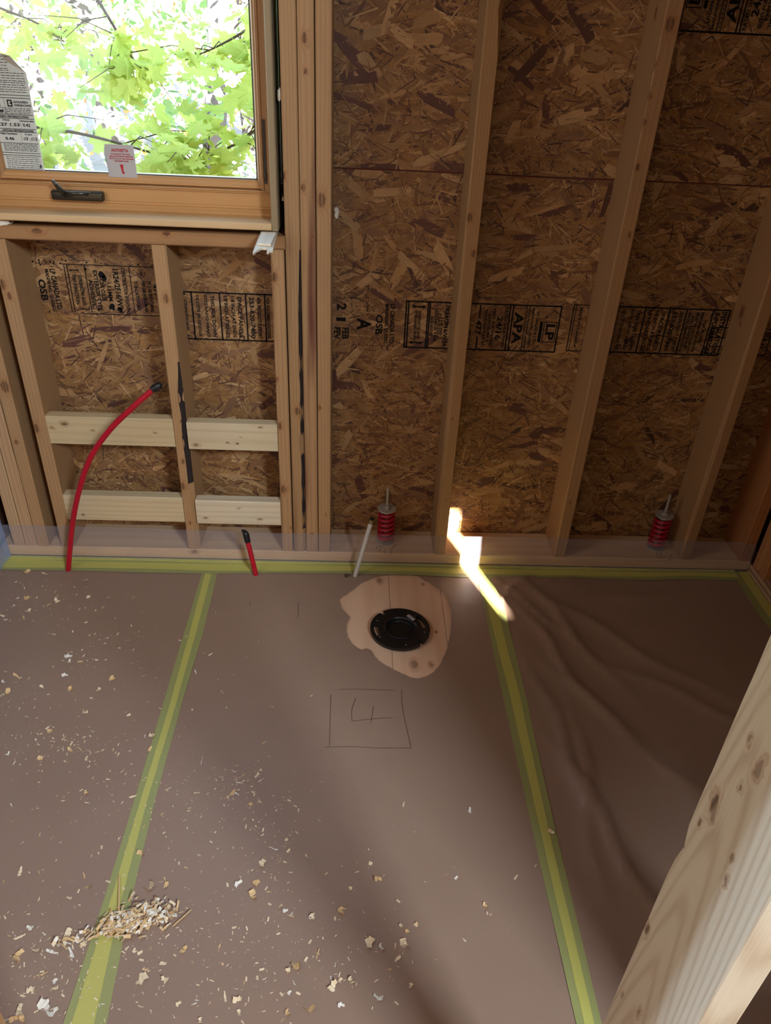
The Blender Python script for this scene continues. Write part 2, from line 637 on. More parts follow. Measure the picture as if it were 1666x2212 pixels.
def flakes(parent, x0, x1, z0, z1, holes, dens, name='flakes', plane='y'):
    vs, fs, cs, uvs = [], [], [], []
    area = (x1-x0)*(z1-z0)

    def one(L_, w_, depth, bias, pal=None):
        cx, cz = random.uniform(x0, x1), random.uniform(z0, z1)
        for hx0, hx1, hz0, hz1 in holes:
            if hx0 < cx < hx1 and hz0 < cz < hz1:
                return
        ang = random.gauss(0, bias) if random.random() < 0.8 else random.uniform(-pi, pi)
        ca, sa = math.cos(ang), math.sin(ang)
        n = random.choice((4, 5, 6))
        sk = random.uniform(-0.6, 0.6)*w_
        top, bot = [], []
        for k in range(n):
            t = -0.5+k/(n-1)
            e = 1.0 if 0 < k < n-1 else random.uniform(0.35, 1.0)
            top.append((t*L_+random.uniform(-.04, .04)*L_+sk/2, w_/2*e*random.uniform(.8, 1.08)))
            bot.append((t*L_+random.uniform(-.04, .04)*L_-sk/2, -w_/2*e*random.uniform(.8, 1.08)))
        loop = top+bot[::-1]
        tx, ty = random.gauss(0, .009), random.gauss(0, .03)
        base = len(vs)
        u0, v0 = random.random()*20, random.random()*20
        for (u, v) in loop:
            x = min(max(cx+u*ca-v*sa, x0), x1)
            z = min(max(cz+u*sa+v*ca, z0), z1)
            d = depth+u*tx+v*ty
            d = min(max(d, 0.0002), 0.0030)
            vs.append(Vector((x, YS-d, z)) if plane == 'y' else Vector((plane-d, x, z)))
            uvs.append((u0+u, v0+v))
        fs.append(tuple(range(base, base+len(loop)))[::-1])
        c = pal or random.choices(PALC, PALW)[0]
        k = random.uniform(.82, 1.12)
        cs.append((c[0]*k, c[1]*k, c[2]*k, 1))
    for i in range(int(area*1500*dens)):
        one(random.uniform(.07, .16), random.uniform(.016, .036), random.uniform(.0004, .0012), .35)
    for i in range(int(area*2600*dens)):
        one(random.uniform(.035, .11), random.uniform(.006, .018), random.uniform(.0009, .0020), .5)
    for i in range(int(area*6500*dens)):
        one(random.uniform(.018, .075), random.uniform(.0012, .0048), random.uniform(.0010, .0024), .7, random.choices(PALC, (4, 7, 4, 4, 4, 3, 4, 3, 4, 4))[0])
    for i in range(int(area*110*dens)):
        one(random.uniform(.05, .12), random.uniform(.014, .030), .0023, .6, random.choice((PALC[1], PALC[8], PALC[7], PALC[5])))
    o = mesh(name, vs, fs, M_FLAKE, parent)
    me = o.data
    ca = me.color_attributes.new('col', 'FLOAT_COLOR', 'CORNER')
    ul = me.uv_layers.new(name='UVMap')
    for p in me.polygons:
        for li in p.loop_indices:
            ca.data[li].color = cs[p.index]
            ul.data[li].uv = uvs[me.loops[li].vertex_index]
    o['kind'] = 'stuff'
    return o


XL, XR, ZSEAM = -1.262, 1.475, 1.201
WX0, WX1, WZ0, WZ1 = -0.985, -0.192, ZS+0.001, 2.195
pan1 = MB()
for a, b in (((XL, 0.0), (XR, WZ0)), ((XL, WZ0), (WX0, ZSEAM)), ((WX1, WZ0), (XR, ZSEAM))):
    pan1.box((a[0], YS, a[1]), (b[0], YS+0.011, b[1]))
p1 = pan1.build('sheathing_panel', M_PANEL, wall)
flakes(p1, -1.15, 1.365, 0.03, ZSEAM-0.002, [(WX0, WX1, WZ0, 9)], 1.0)
pan2 = MB()
for a, b in (((XL, ZSEAM+.0004), (WX0, ZT)), ((WX1, ZSEAM+.0004), (XR, ZT)), ((WX0, WZ1), (WX1, ZT))):
    pan2.box((a[0], YS, a[1]), (b[0], YS+0.011, b[1]))
p2 = pan2.build('sheathing_panel', M_PANEL, wall)
flakes(p2, -0.19, 1.365, ZSEAM+0.002, 1.76, [], 1.0)

# ------------------------------------------------------------------ printed stamps
_tc = {}


def glyphs(s):
    if s in _tc:
        return _tc[s]
    cu = bpy.data.curves.new('t', 'FONT')
    cu.body = s
    cu.size = 1.0
    cu.resolution_u = 2
    cu.offset = 0.032
    o = bpy.data.objects.new('t', cu)
    COL.objects.link(o)
    dg = bpy.context.evaluated_depsgraph_get()
    dg.update()
    me = bpy.data.meshes.new_from_object(o.evaluated_get(dg))
    vs = [v.co.copy() for v in me.vertices]
    fs = [list(p.vertices) for p in me.polygons]
    bpy.data.objects.remove(o)
    bpy.data.meshes.remove(me)
    bpy.data.curves.remove(cu)
    if vs:
        x0 = min(v.x for v in vs)
        x1 = max(v.x for v in vs)
        y0 = min(v.y for v in vs)
        y1 = max(v.y for v in vs)
        vs = [((v.x-x0)/max(x1-x0, 1e-6), (v.y-y0)/max(y1-y0, 1e-6)) for v in vs]
    _tc[s] = (vs, fs)
    return _tc[s]


class Print:
    """flat print collected in a plane: point = o + U*u + V*v"""
    def __init__(s, o, U, V):
        s.o, s.U, s.V = Vector(o), Vector(U), Vector(V)
        s.mb = MB()

    def pt(s, u, v):
        return s.o+s.U*u+s.V*v

    def text(s, t, u0, u1, v0, v1):
        vs, fs = glyphs(t)
        s.mb.add([s.pt(u0+a*(u1-u0), v0+b*(v1-v0)) for a, b in vs], fs)

    def rect(s, u0, u1, v0, v1):
        s.mb.add([s.pt(u0, v0), s.pt(u1, v0), s.pt(u1, v1), s.pt(u0, v1)], [(0, 1, 2, 3)])

    def poly(s, pts):
        s.mb.add([s.pt(*p) for p in pts], [tuple(range(len(pts)))])

    def line(s, pts, w):
        s.mb.ribbon([s.pt(*p) for p in pts], w, s.U.cross(s.V))

    def box(s, u0, u1, v0, v1, w):
        s.rect(u0, u1, v0, v0+w)
        s.rect(u0, u1, v1-w, v1)
        s.rect(u0, u0+w, v0, v1)
        s.rect(u1-w, u1, v0, v1)

    def blot(s, u, v, r, n=14, seed=0):
        pts = []
        for k in range(n):
            q = 2*pi*k/n
            rr = r*(0.75+0.4*noise.noise(Vector((math.cos(q)*1.5+seed, math.sin(q)*1.5, seed))))
            pts.append((u+rr*math.cos(q), v+rr*math.sin(q)*.8))
        s.poly(pts)

    def arrow(s, u, v0, v1, h=0.010):
        s.rect(u-h*.22, u+h*.22, v0+h*.8, v1-h*.8)
        s.poly([(u, v0), (u-h*.55, v0+h), (u+h*.55, v0+h)])
        s.poly([(u, v1), (u+h*.55, v1-h), (u-h*.55, v1-h)])

    def build(s, name, mat, parent, rough=False):
        return mesh(name, s.mb.v, s.mb.f, mat, parent)


YI = YS-0.0034
BH = 0.143   # height of the printed band


def columns(P, items, xs, hh):
    """items: (text, pixel-derived v centre, u0, u1, letter height)"""
    for t, v, u0, u1, h in items:
        P.text(t, u0*BH, u1*BH, v-h*.72, v+h*.72)


# stamp on the bay left of the second open stud (reads downwards)
def px(x, y=706):
    return onY(x, y, YI).x


ztA = onY(1047, 655, YI).z
A = Print((0, YI, ztA), (0, 0, -1), (1, 0, 0))


def sA(c):
    return px(860+c/4.503)


def stampA(A, sA, mirror=1):
    w = 0.0042
    x0, x1 = sA(62), sA(1568)
    A.box(0, BH, x0, x1, w)
    for c in (92, 280, 298, 1070, 1100):
        A.rect(0, BH, sA(c)-w/2, sA(c)+w/2)
    A.rect(0, BH, sA(1228)-.0012, sA(1228)+.0012)
    A.rect(0, BH, sA(1258)-.0012, sA(1258)+.0012)
    A.arrow(0.12*BH, sA(120), sA(262))
    A.arrow(0.88*BH, sA(112), sA(250))
    h = .0062
    columns(A, [('STRENGTH AXIS', sA(202), .20, .80, .0058), ('THIS DIRECTION', sA(168), .20, .80, .0058), ('ADHESIVE', sA(325), .30, .72, .006), ('EXTERIOR TYPE', sA(362), .18, .84, .006),
                ('CSA O325-21', sA(394), .24, .80, .006), ('11.0 mm', sA(424), .33, .70, .006), ('1R24/2F16/W24', sA(466), .08, .94, .009), ('CONSTRUCTION SHEATHING', sA(520), .06, .94, .007),
                ('7/16 CATEGORY', sA(620), .15, .85, .007), ('PS 2-18', sA(700), .60, .90, .006), ('477', sA(782), .36, .66, .012), ('THICKNESS 0.418 IN.', sA(842), .12, .90, .0062),
                ('EXPOSURE 1', sA(882), .22, .80, .0066), ('SIZED FOR SPACING', sA(922), .10, .92, .0062), ('24/16', sA(984), .26, .76, .013), ('RATED SHEATHING', sA(1040), .06, .92, .0068),
                ('APA', sA(1166), .16, .84, .019), ('MANIWAKI, QUEBEC', sA(1296), .06, .92, .0055), ('LP CANADA LTD.', sA(1345), .14, .84, .006)], None, h)
    A.rect(.04*BH, .30*BH, sA(782)-.0022, sA(782)+.0022)
    A.rect(.70*BH, .96*BH, sA(782)-.0022, sA(782)+.0022)
    for k in range(14):
        A.rect((.08+k*.062)*BH, (.11+k*.062)*BH, sA(1243)-.001, sA(1243)+.001)
    A.rect(.34*BH, .78*BH, sA(1375), sA(1406))
    A.box(.34*BH, .78*BH, sA(1416), sA(1545), .0022)
    A.text('LP', .39*BH, .73*BH, sA(1440), sA(1530))


stampA(A, sA)
A.build('printed_stamp', INK, p1)['label'] = 'black printed grade stamp with double arrows and boxed letters'
# installation stamp, right
B = Print((0, YI, onY(1400, 663, YI).z), (0, 0, -1), (1, 0, 0))


def sB(c):
    return px(1210+c/3.654, 712)


w = .0042
B.box(0, BH, sB(75), sB(205), .003)
B.rect(0, BH, sB(98)-.001, sB(98)+.001)
B.text('MADE IN CANADA', .06*BH, .92*BH, sB(140)-.004, sB(140)+.004)
B.box(0, BH, sB(420), sB(1308), w)
for c in (640, 830, 965, 1172):
    B.rect(0, BH, sB(c)-w/2, sB(c)+w/2)
h = .0066


def rows(P, s, rws):
    for t, c, u0, u1, hh in rws:
        v = s(c)
        P.text(t, u0*BH, u1*BH, v-hh*.83, v+hh*.83)


INST = [('CE CÔTÉ EN DESSOUS', 0), ('ESTE LADO ABAJO', 1), ('THIS SIDE DOWN', 2), ('1/8 INCH AT EDGES', 3), ('1/8 INCH AT ENDS', 4), ('SPACE PANELS', 5), ('253-620-7400', 6), ('APA PRODUCT SUPPORT', 7), ('APA RECOMMENDATIONS', 8)]
rows(B, sB, [(t, c, .07, .93, hh) for (t, k), c, hh in zip(INST, (480, 538, 592, 683, 735, 785, 878, 928, 992), (h, h, h, h, h, .0075, .0085, h, .0058))])
rows(B, sB, [('ACCORDANCE WITH', 1024, .14, .88, .0056), ('MUST BE INSTALLED IN', 1056, .08, .94, .0056), ('PERFORMANCE PANELS', 1092, .07, .93, .0056), ('FOR PROPER', 1128, .24, .74, .0056), ('INFORMATION', 1206, .07, .94, .010), ('INSTALLATION', 1262, .05, .93, .010)])
B.build('printed_stamp', INK, p1)['label'] = 'black printed INSTALLATION INFORMATION stamp in the right bays'
# same stamp under the window
Cc = Print((0, YI, onY(490, 632, YI).z), (0, 0, -1), (1, 0, 0))


def sC(c):
    return px(380+c/6.94, 688)


Cc.rect(0, w, sC(80), sC(1560))
Cc.rect(BH-w, BH, sC(80), sC(1560))
for c in (265, 680, 1065, 1345):
    Cc.rect(0, BH, sC(c)-w/2, sC(c)+w/2)
rows(Cc, sC, [(t, c, .07, .93, hh) for (t, k), c, hh in zip(INST, (355, 465, 570, 765, 870, 970, 1150, 1253, 1390), (h, h, h, h, h, .0075, .0085, h, .0058))])
rows(Cc, sC, [('STRENGTH AXIS', 168, .17, .80, .0048)])
for u in (.06, .92):
    Cc.poly([(u*BH-.004, sC(150)), (u*BH+.004, sC(150)), (u*BH, sC(190))])
Cc.build('printed_stamp', INK, p1)['label'] = 'black printed THIS SIDE DOWN stamp under the window'
# date stamp
D = Print((0, YI, onY(780, 643, YI).z), (0, 0, -1), (1, 0, 0))


def sD(c):
    return px(700+c/6.408, 697)


rows(D, sD, [('2', 245, .13, .27, .017), ('1', 235, .42, .50, .017), ('FEB', 300, .63, .88, .012), ('FEV', 183, .63, .88, .012), ('A', 555, .42, .67, .026), ('OSB', 765, .34, .75, .013), ('MANIWAKI, QUEBEC', 862, .11, .95, .0078), ('LP CANADA LTD', 945, .11, .93, .0085)])
for k in range(22):
    if random.random() < .8:
        v = sD(120+k*40)
        D.rect(.0, .018*BH+.001*random.random(), v, v+.0035)
    if random.random() < .7:
        v = sD(120+k*40)
        D.rect(.985*BH, BH+.001*random.random(), v, v+.0035)
for k in range(8):
    D.blot((.06+.03*k)*BH, sD(597+random.uniform(-12, 12)), .0028, seed=k)
    D.blot((.12+.04*k)*BH, sD(385+random.uniform(-10, 10)), .0022, seed=k+9)
    D.blot((.15+.02*k)*BH, sD(690+random.uniform(-25, 25)), .0022, seed=k+19)
    D.blot((.80+.02*k)*BH, sD(700+random.uniform(-30, 10)), .0022, seed=k+29)
D.build('printed_stamp', INK, p1)['label'] = 'black printed OSB date stamp beside the king stud'
# smudged stamp under the window, left
Ez = onY(210, 571, YI).z
Es = Print((0, YI, Ez), (0, 0, -1), (1, 0, 0))


def sE(c):
    return px(60+c/5.553, 630)


rows(Es, sE, [('OSB', 190, .33, .76, .0125), ('MANIWAKI, QUEBEC', 272, .13, .95, .0075), ('LP CANADA LTD.', 345, .12, .94, .0095), ('THIS DIRECTION', 585, .20, .80, .006), ('STRENGTH AXIS', 655, .22, .82, .0062), ('ADHESIVE', 775, .30, .84, .0074),
              ('EXTERIOR TYPE', 842, .12, .92, .0074), ('CSA O325', 905, .28, .72, .0074), ('11MM', 985, .42, .72, .0074), ('1R24/2F16/W24', 1085, .08, .96, .0098), ('CONSTRUCTION SHEATHING', 1178, .05, .97, .0066), ('7/16 CATEGORY', 1308, .30, .90, .0062),
              ('PRP-108 HUD-UM-40C', 1398, .30, .94, .0062), ('PS 2-18 SHEATHING', 1468, .30, .92, .0062), ('477', 1540, .35, .60, .008)])
Es.rect(0.01*BH, 0.025*BH, sE(440), sE(1640))
Es.rect(.985*BH, BH, sE(600), sE(1640))
for c in (490, 525, 730):
    Es.rect(.03*BH, .97*BH, sE(c)-.0012, sE(c)+.0012)
Es.rect(.03*BH, .97*BH, sE(1252)-.0009, sE(1252)+.0009)
Es.arrow(.13*BH, sE(540), sE(660), .006)
Es.arrow(.90*BH, sE(600), sE(720), .006)
for k in range(16):
    q0, q1 = 2*pi*k/16, 2*pi*(k+.9)/16
    if k % 5:
        cu, cv, r = .15*BH, sE(1385), .0105
        Es.line([(cu+r*math.cos(q0), cv+r*math.sin(q0)), (cu+r*math.cos(q1), cv+r*math.sin(q1))], .0016)
Es.text('APA', .10*BH, .20*BH, sE(1370), sE(1405))
for u, c, r, s_ in ((.20, 915, .013, 1), (.26, 945, .011, 2), (.84, 985, .014, 3), (.88, 1075, .010, 4), (.10, 735, .005, 5), (.90, 815, .005, 6), (.86, 705, .003, 7)):
    Es.blot(u*BH, sE(c), r, 18, s_)
for k in range(36):
    c = random.uniform(40, 1600)
    Es.blot(random.gauss(-.05, .03)*BH, sE(c), random.uniform(.0015, .004), 7, k)
for k in range(22):
    Es.blot(random.choice((.0, 1.0))*BH+random.gauss(0, .003), sE(random.uniform(60, 420)), random.uniform(.002, .0042), 7, k)
Es.build('printed_stamp', INK, p1)['label'] = 'smudged black stamp under the window beside the left cripple'
# stamp of the upper course, upside down against the lower ones
zF = onY(1560, 73, YI).z
Fp = Print((0, YI, zF), (0, 0, 1), (-1, 0, 0))
F0 = px(1470, 40)


def sF(c):
    return -(F0 + (sA(1568)-sA(c)))


stampA(Fp, sF)
Fp.build('printed_stamp', INK, p2)['label'] = 'upside down black grade stamp on the upper panel'
Gp = Print((0, YI, onY(1650, 710, YI).z), (0, 0, -1), (1, 0, 0))
xg = onY(1662, 740, YI).x
Gp.box(0, .085, xg-.19, xg, .003)
Gp.rect(.030, .033, xg-.19, xg)
Gp.rect(.058, .060, xg-.19, xg)
Gp.text('16', .034, .056, xg-.034, xg-.012)
Gp.build('printed_stamp', INK, p1)['label'] = 'edge of a black printed box in the corner bay'
# red chalk line along the panel joint
MB().ribbon([(x, YS-0.0033, ZSEAM+.0015*math.sin(x*9)) for x in [-.07+.06*i for i in range(24)]], .0022, (0, -1, 0)).build('chalk_line', simple('red_chalk', (96, 34, 26), .9), p2, fix=False)

# ------------------------------------------------------------------ side and rear walls, ceiling
MSTUDR = wood('right_wall_stud', (176, 122, 76), (124, 76, 44), 'z')
wr = empty('wall_right', (1.43, -0.85, 0), 'open stud partition wall at the right with a dark stained bottom plate', 'wall', kind='structure')
lumber('bottom_plate', (1.357, -1.56, 0.002), (1.447, -0.002, 0.040), 'y', wood('right_plate_wood', (186, 150, 116), (110, 76, 66), 'y', freq=260, ringmix=0.8, stain=(84, 58, 62)), wr, c=0.003)
for y0, wn in ((-0.050, {0: lambda t: .012}), (-0.093, {1: lambda t: .006}), (-0.50, {}), (-0.906, {}), (-1.313, {})):
    lumber('stud', (1.359, y0, 0.041), (1.447, y0+0.038, 2.40), 'z', MSTUDR, wr, wane=wn)
rp = MB().box((1.449, -1.60, -0.02), (1.460, 0.1395, ZT)).build('sheathing_panel', M_PANEL, wr)
flakes(rp, -1.4, -0.001, 0.02, 1.2, [], 0.5, plane=1.449)
wl = empty('wall_left', (-1.2, -0.8, 0), 'left side wall behind hanging clear plastic sheet', 'wall', kind='structure')
lumber('bottom_plate', (-1.235, -1.56, 0.002), (-1.147, -0.002, 0.040), 'y', mpl, wl)
for y0 in (-0.045, -0.45, -0.86, -1.26):
    lumber('stud', (-1.235, y0, 0.041), (-1.147, y0+0.038, 2.40), 'z', MSTUDR, wl)
MB().box((-1.25, -1.60, -0.02), (-1.237, 0.1395, ZT)).build('sheathing_panel', M_PANEL, wl)
ZH = 3.60
MB().box((-3.3, -1.75, ZT), (4.5, 0.152, ZT+0.1)).box((-3.3, -5.8, ZH), (4.5, -1.60, ZH+0.1)).build('ceiling', simple('ceiling_board', (190, 160, 125), .8))
tag(bpy.data.objects['ceiling'], 'plain board ceiling over the unfinished room', 'ceiling', kind='structure')
MB().box((-6.0, -1.749, ZT+0.11), (8.0, 0.45, 3.58)).build('roof', simple('roof_mass', (120, 110, 100), .9))  # unseen house mass, sized to keep sun off the near leaves
tag(bpy.data.objects['roof'], 'unseen upper storey and roof mass shaped to shade the near leaves', 'roof', kind='structure')

# wall with the doorway the photo is taken through
XJ, YJ0, YJ1 = 0.313, -1.703, -1.591
wb = empty('wall_back', (0, -1.65, 0), 'stud partition with the doorway the view is taken through', 'wall', kind='structure')


def kJ(*ks):
    return [(onX(x, y, XJ), r) for x, y, r in ks]


mj = wood('door_stud_wood', (198, 182, 154), (150, 118, 84), 'z', kJ((1543, 1735, .0048), (1541, 1760, .0034), (1640, 1660, .004), (1512, 1776, .0018), (1568, 1905, .0022), (1581, 1852, .0020), (1398, 2008, .0034), (1380, 2186, .0028), (1345, 2150, .0020), (1476, 1830, .0016), (1620, 1600, .0022), (1600, 1700, .0018)), ringamp=24, ringmix=0.36, blotch=0.14, cath=(YJ1-.045, 9000, 55), klen=2.6)
lumber('stud', (XJ, YJ0, 0.0), (XJ+0.036, YJ1, 2.40), 'z', mj, wb, c=0.0012, n=90, wane={3: lambda t: 0.0012+0.0016*max(0, noise.noise(Vector((t*60, 3, 3))))+0.006*math.exp(-((t-.365)/.008)**2)})
MST = wood('rear_stud_wood', WC, WD, 'z')
for x0 in (0.745, 1.15, 1.40):
    lumber('stud', (x0, YJ0, 0.04), (x0+0.038, YJ1, 2.40), 'z', MST, wb)
for x0 in (-0.423, -0.80, -1.18):
    lumber('stud', (x0, YJ0, 0.0), (x0+0.038, YJ1, 2.40), 'z', MST, wb)
lumber('header_beam', (-0.384, YJ0, 2.05), (XJ-0.001, YJ1, 2.40), 'x', mb, wb)
lumber('bottom_plate', (XJ+0.038, YJ0, 0.0), (1.48, YJ1, 0.039), 'x', mpl, wb)

cov = MB()  # unseen panel added to block hall light, with a hole for the sunbeam
bx, bz = 0.392+SUN_D.x/SUN_D.y*(YJ0-.008), 0.055+SUN_D.z/SUN_D.y*(YJ0-.008)
hx0, hx1, hz0, hz1 = bx-.028, bx+.028, bz-.142, bz+.142
for a_, b_ in (((0.685, 0.0), (hx0, ZT)), ((hx1, 0.0), (1.485, ZT)), ((hx0, 0.0), (hx1, hz0)), ((hx0, hz1), (hx1, ZT))):
    cov.box((a_[0], YJ0-.014, a_[1]), (b_[0], YJ0-.002, b_[1]))
cov.build('light_block_panel', M_PANEL, wb)

# hall shell behind the camera, with one narrow gap the sun gets through
sl = Vector((0.392, 0.0, 0.055)) - SUN_D*((0.0+5.6)/SUN_D.y)
hw = MB()
SW, SH = 0.0155, 0.125
YH = -5.606
hw.box((-3.2, YH, 0), (sl.x-SW, -5.6, ZH)).box((sl.x+SW, YH, 0), (4.4, -5.6, ZH)).box((sl.x-SW, YH, 0), (sl.x+SW, -5.6, sl.z-SH)).box((sl.x-SW, YH, sl.z+SH), (sl.x+SW, -5.6, ZH))
M_HALL = simple('hall_board', (176, 150, 122), .8)
hw.box((-3.3, -5.7, 0), (-3.2, -1.60, ZH)).box((4.4, -5.7, 0), (4.5, -1.60, ZH)).box((-3.3, -1.75, 0), (-1.25, -1.60, ZH)).box((1.47, -1.75, 0), (4.5, -1.60, ZH))
hw.build('wall_hall', M_HALL)
tag(bpy.data.objects['wall_hall'], 'plain hall walls behind the viewpoint', 'wall', kind='structure')

# ================================================================== WINDOW
win = empty('window_1', (-0.58, 0.06, ZS+.016), 'clear pine framed casement window with bronze crank handle', 'window', kind='structure')
MW = wood('window_pine', (186, 138, 86), (160, 108, 60), 'x', freq=300, ringmix=.28, blotch=.08, rough=.38)
MWz = wood('window_pine_upright', (172, 132, 90), (146, 102, 62), 'z', freq=300, ringmix=.28, blotch=.08, rough=.38)
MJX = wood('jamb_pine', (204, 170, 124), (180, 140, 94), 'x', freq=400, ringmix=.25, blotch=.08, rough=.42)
MJZ = wood('jamb_pine_shaded', (150, 130, 98), (124, 104, 74), 'z', freq=400, ringmix=.25, blotch=.08, rough=.42)  # uprights coloured darker to stand for their unlit front faces
JX0, JX1 = -0.972, -0.2095      # outside of the jamb box
JZ0, JZ1 = 1.0665, 2.175
JT = 0.0175


def extr(name, prof, x0, x1, axis, mat):
    """profile [(y, t)...] swept along x (t = z) or z (t = x)"""
    vs, n = [], len(prof)
    for e in (x0, x1):
        for y, t in prof:
            vs.append((e, y, t) if axis == 'x' else (t, y, e))
    fs = [(i, (i+1) % n, n+(i+1) % n, n+i) for i in range(n)]
    fs += [tuple(range(n)), tuple(range(2*n-1, n-1, -1))]
    return fixn(mesh(name, vs, fs, mat, win))


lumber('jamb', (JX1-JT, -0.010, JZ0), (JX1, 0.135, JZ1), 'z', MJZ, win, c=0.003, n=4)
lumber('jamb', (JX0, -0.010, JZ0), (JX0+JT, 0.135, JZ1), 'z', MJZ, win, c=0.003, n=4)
lumber('jamb', (JX0+JT, -0.010, JZ0), (JX1-JT, 0.135, JZ0+JT), 'x', MJX, win, c=0.0025, n=4)
lumber('jamb', (JX0+JT, -0.010, JZ1-JT), (JX1-JT, 0.135, JZ1), 'x', MJX, win, c=0.0025, n=4)
zj = JZ0+JT
XI0, XI1 = JX0+JT, JX1-JT
extr('frame_rail', [(.135, zj), (.063, zj), (.061, zj+.004), (.063, zj+.006), (.0635, zj+.008), (.071, zj+.0175), (.069, zj+.019), (.069, zj+.0235), (.0725, zj+.025), (.0725, zj+.0565), (.068, zj+.057), (.068, zj+.0595), (.0705, zj+.0600), (.069, zj+.0605), (.069, zj+.063), (.073, zj+.0635), (.135, zj+.0635)], XI0, XI1, 'x', MW)
extr('sash_rail', [(.130, zj+.064), (.088, zj+.064), (.083, zj+.067), (.083, zj+.072), (.086, zj+.074), (.088, zj+.080), (.092, zj+.0845), (.097, zj+.086), (.130, zj+.086)], XI0+.016, XI1-.016, 'x', MW)
for s_, xb in ((1, XI1), (-1, XI0)):
    q = [(.135, 0), (.062, 0), (.062, .012), (.066, .013), (.066, .016), (.070, .0175), (.070, .024), (.067, .0245), (.067, .027), (.074, .0275), (.135, .0275)]
    extr('frame_stile', [(y, xb-s_*t) for y, t in q], zj+.0636, JZ1-JT, 'z', MWz)
    q = [(.130, .028), (.080, .028), (.080, .032), (.084, .034), (.087, .039), (.093, .0425), (.097, .044), (.130, .044)]
    extr('sash_stile', [(y, xb-s_*t) for y, t in q], zj+.0645, JZ1-JT, 'z', MWz)
extr('frame_head', [(.135, JZ1-JT), (.063, JZ1-JT), (.063, JZ1-JT-.05), (.085, JZ1-JT-.06), (.135, JZ1-JT-.07)], XI0, XI1, 'x', MW)
fm = MB().box((JX1+.001, .112, JZ0-.014), (XT0-.0006, .128, 2.18)).box((JX0, .112, ZS+.0006), (JX1, .128, JZ0-.001)).box((-.990, .112, JZ0-.014), (JX0-.001, .128, 2.18))
fm.build('gap_filler', simple('gap_black', (18, 17, 16), .8), win)  # black strips added so no daylight shows through the jamb gap
# dark glazing bead and the pane
GX0, GX1, GZ0, GZ1 = XI0+.044, XI1-.044, zj+.086, JZ1-JT-.068
mbd = simple('dark_glazing_seal', (46, 62, 60), .5)
gb = MB()
for a, b in (((GX0, GZ0-.001), (GX1, GZ0+.0022)), ((GX0, GZ0), (GX0+.0022, GZ1)), ((GX1-.0025, GZ0), (GX1, GZ1))):
    gb.box((a[0], .0965, a[1]), (b[0], .0985, b[1]))
gb.build('glazing_seal', mbd, win)
m, n_, L_, p_ = newmat('window_glass')
n_.remove(p_)
tr = n_.new('ShaderNodeBsdfTransparent')
tr.inputs[0].default_value = (.94, .97, .95, 1)
gl = n_.new('ShaderNodeBsdfGlossy')
gl.inputs['Roughness'].default_value = 0.0
fr = n_.new('ShaderNodeFresnel')
fr.inputs[0].default_value = 1.45
mx = n_.new('ShaderNodeMixShader')
L_.new(fr.outputs[0], mx.inputs[0])
L_.new(tr.outputs[0], mx.inputs[1])
L_.new(gl.outputs[0], mx.inputs[2])
L_.new(mx.outputs[0], n_['Material Output'].inputs[0])
mesh('pane', [(GX0-.004, .100, GZ0-.004), (GX1+.004, .100, GZ0-.004), (GX1+.004, .100, GZ1+.004), (GX0-.004, .100, GZ1+.004)], [(0, 1, 2, 3)], m, win)
# black lock slot with its lever in the right frame
a, b = onY(569, 258, .0655), onY(573, 397, .0655)
ls = MB().box((a.x-.003, .0635, b.z), (a.x+.003, .0675, a.z)).build('lock_slot', M_BLACK, win)
MB().box((a.x-.0012, .058, b.z+.012), (a.x+.0022, .0645, b.z+.026), .001).build('lock_lever', M_BRONZE, ls)
# crank operator on the sill rail
ck = link('crank_handle', bpy.data.meshes.new('crank_handle'), (-0.76, .07, zj+.03), win)
c0, c1 = onY(115, 425, .065), onY(226, 425, .065)
z0, z1 = onY(170, 433, .060).z, onY(170, 410, .072).z
bm = MB().box((c0.x, .050, z0), (c1.x, .0722, z1), .005)
ck.data.from_pydata([v-WL[ck] for v in bm.v], [], bm.f)
ck.data.materials.append(M_BRONZE)
fixn(ck)
smooth_by_angle(ck, 50)
hv = MB()
pa, pb = onY(140, 421, .048), onY(113, 390, .030)
d = (pb-pa).normalized()
sd_ = Vector((1, 0, .9)).cross(Vector((0, -1, 0))).normalized()
hv.tube([pa, pa.lerp(pb, .3), pa.lerp(pb, .75), pb], [.006, .007, .005, .003], 10)
hv.tube([pa, onY(160, 418, .044), onY(190, 419, .046)], [.006, .005, .004], 10)
h_ = hv.build('crank_lever', M_BRONZE, ck, smooth=True)
MB().box((onY(143, 415, .05).x, .046, z1-.004), (onY(198, 418, .05).x, .052, z1+.001), .001).build('crank_cover', M_BRONZE, ck)

# stickers on the pane
M_LBL = simple('label_paper', (206, 208, 196), .7)
M_LBLINK = simple('label_ink', (30, 32, 34), .8)
YG = .0955
lb = onY(14, 371, YG)
xr_ = onY(97, 373, YG).x
zb = onY(60, 372, YG).z
xl_ = lb.x-.002


def lz(y):
    return onY(60, y, YG).z


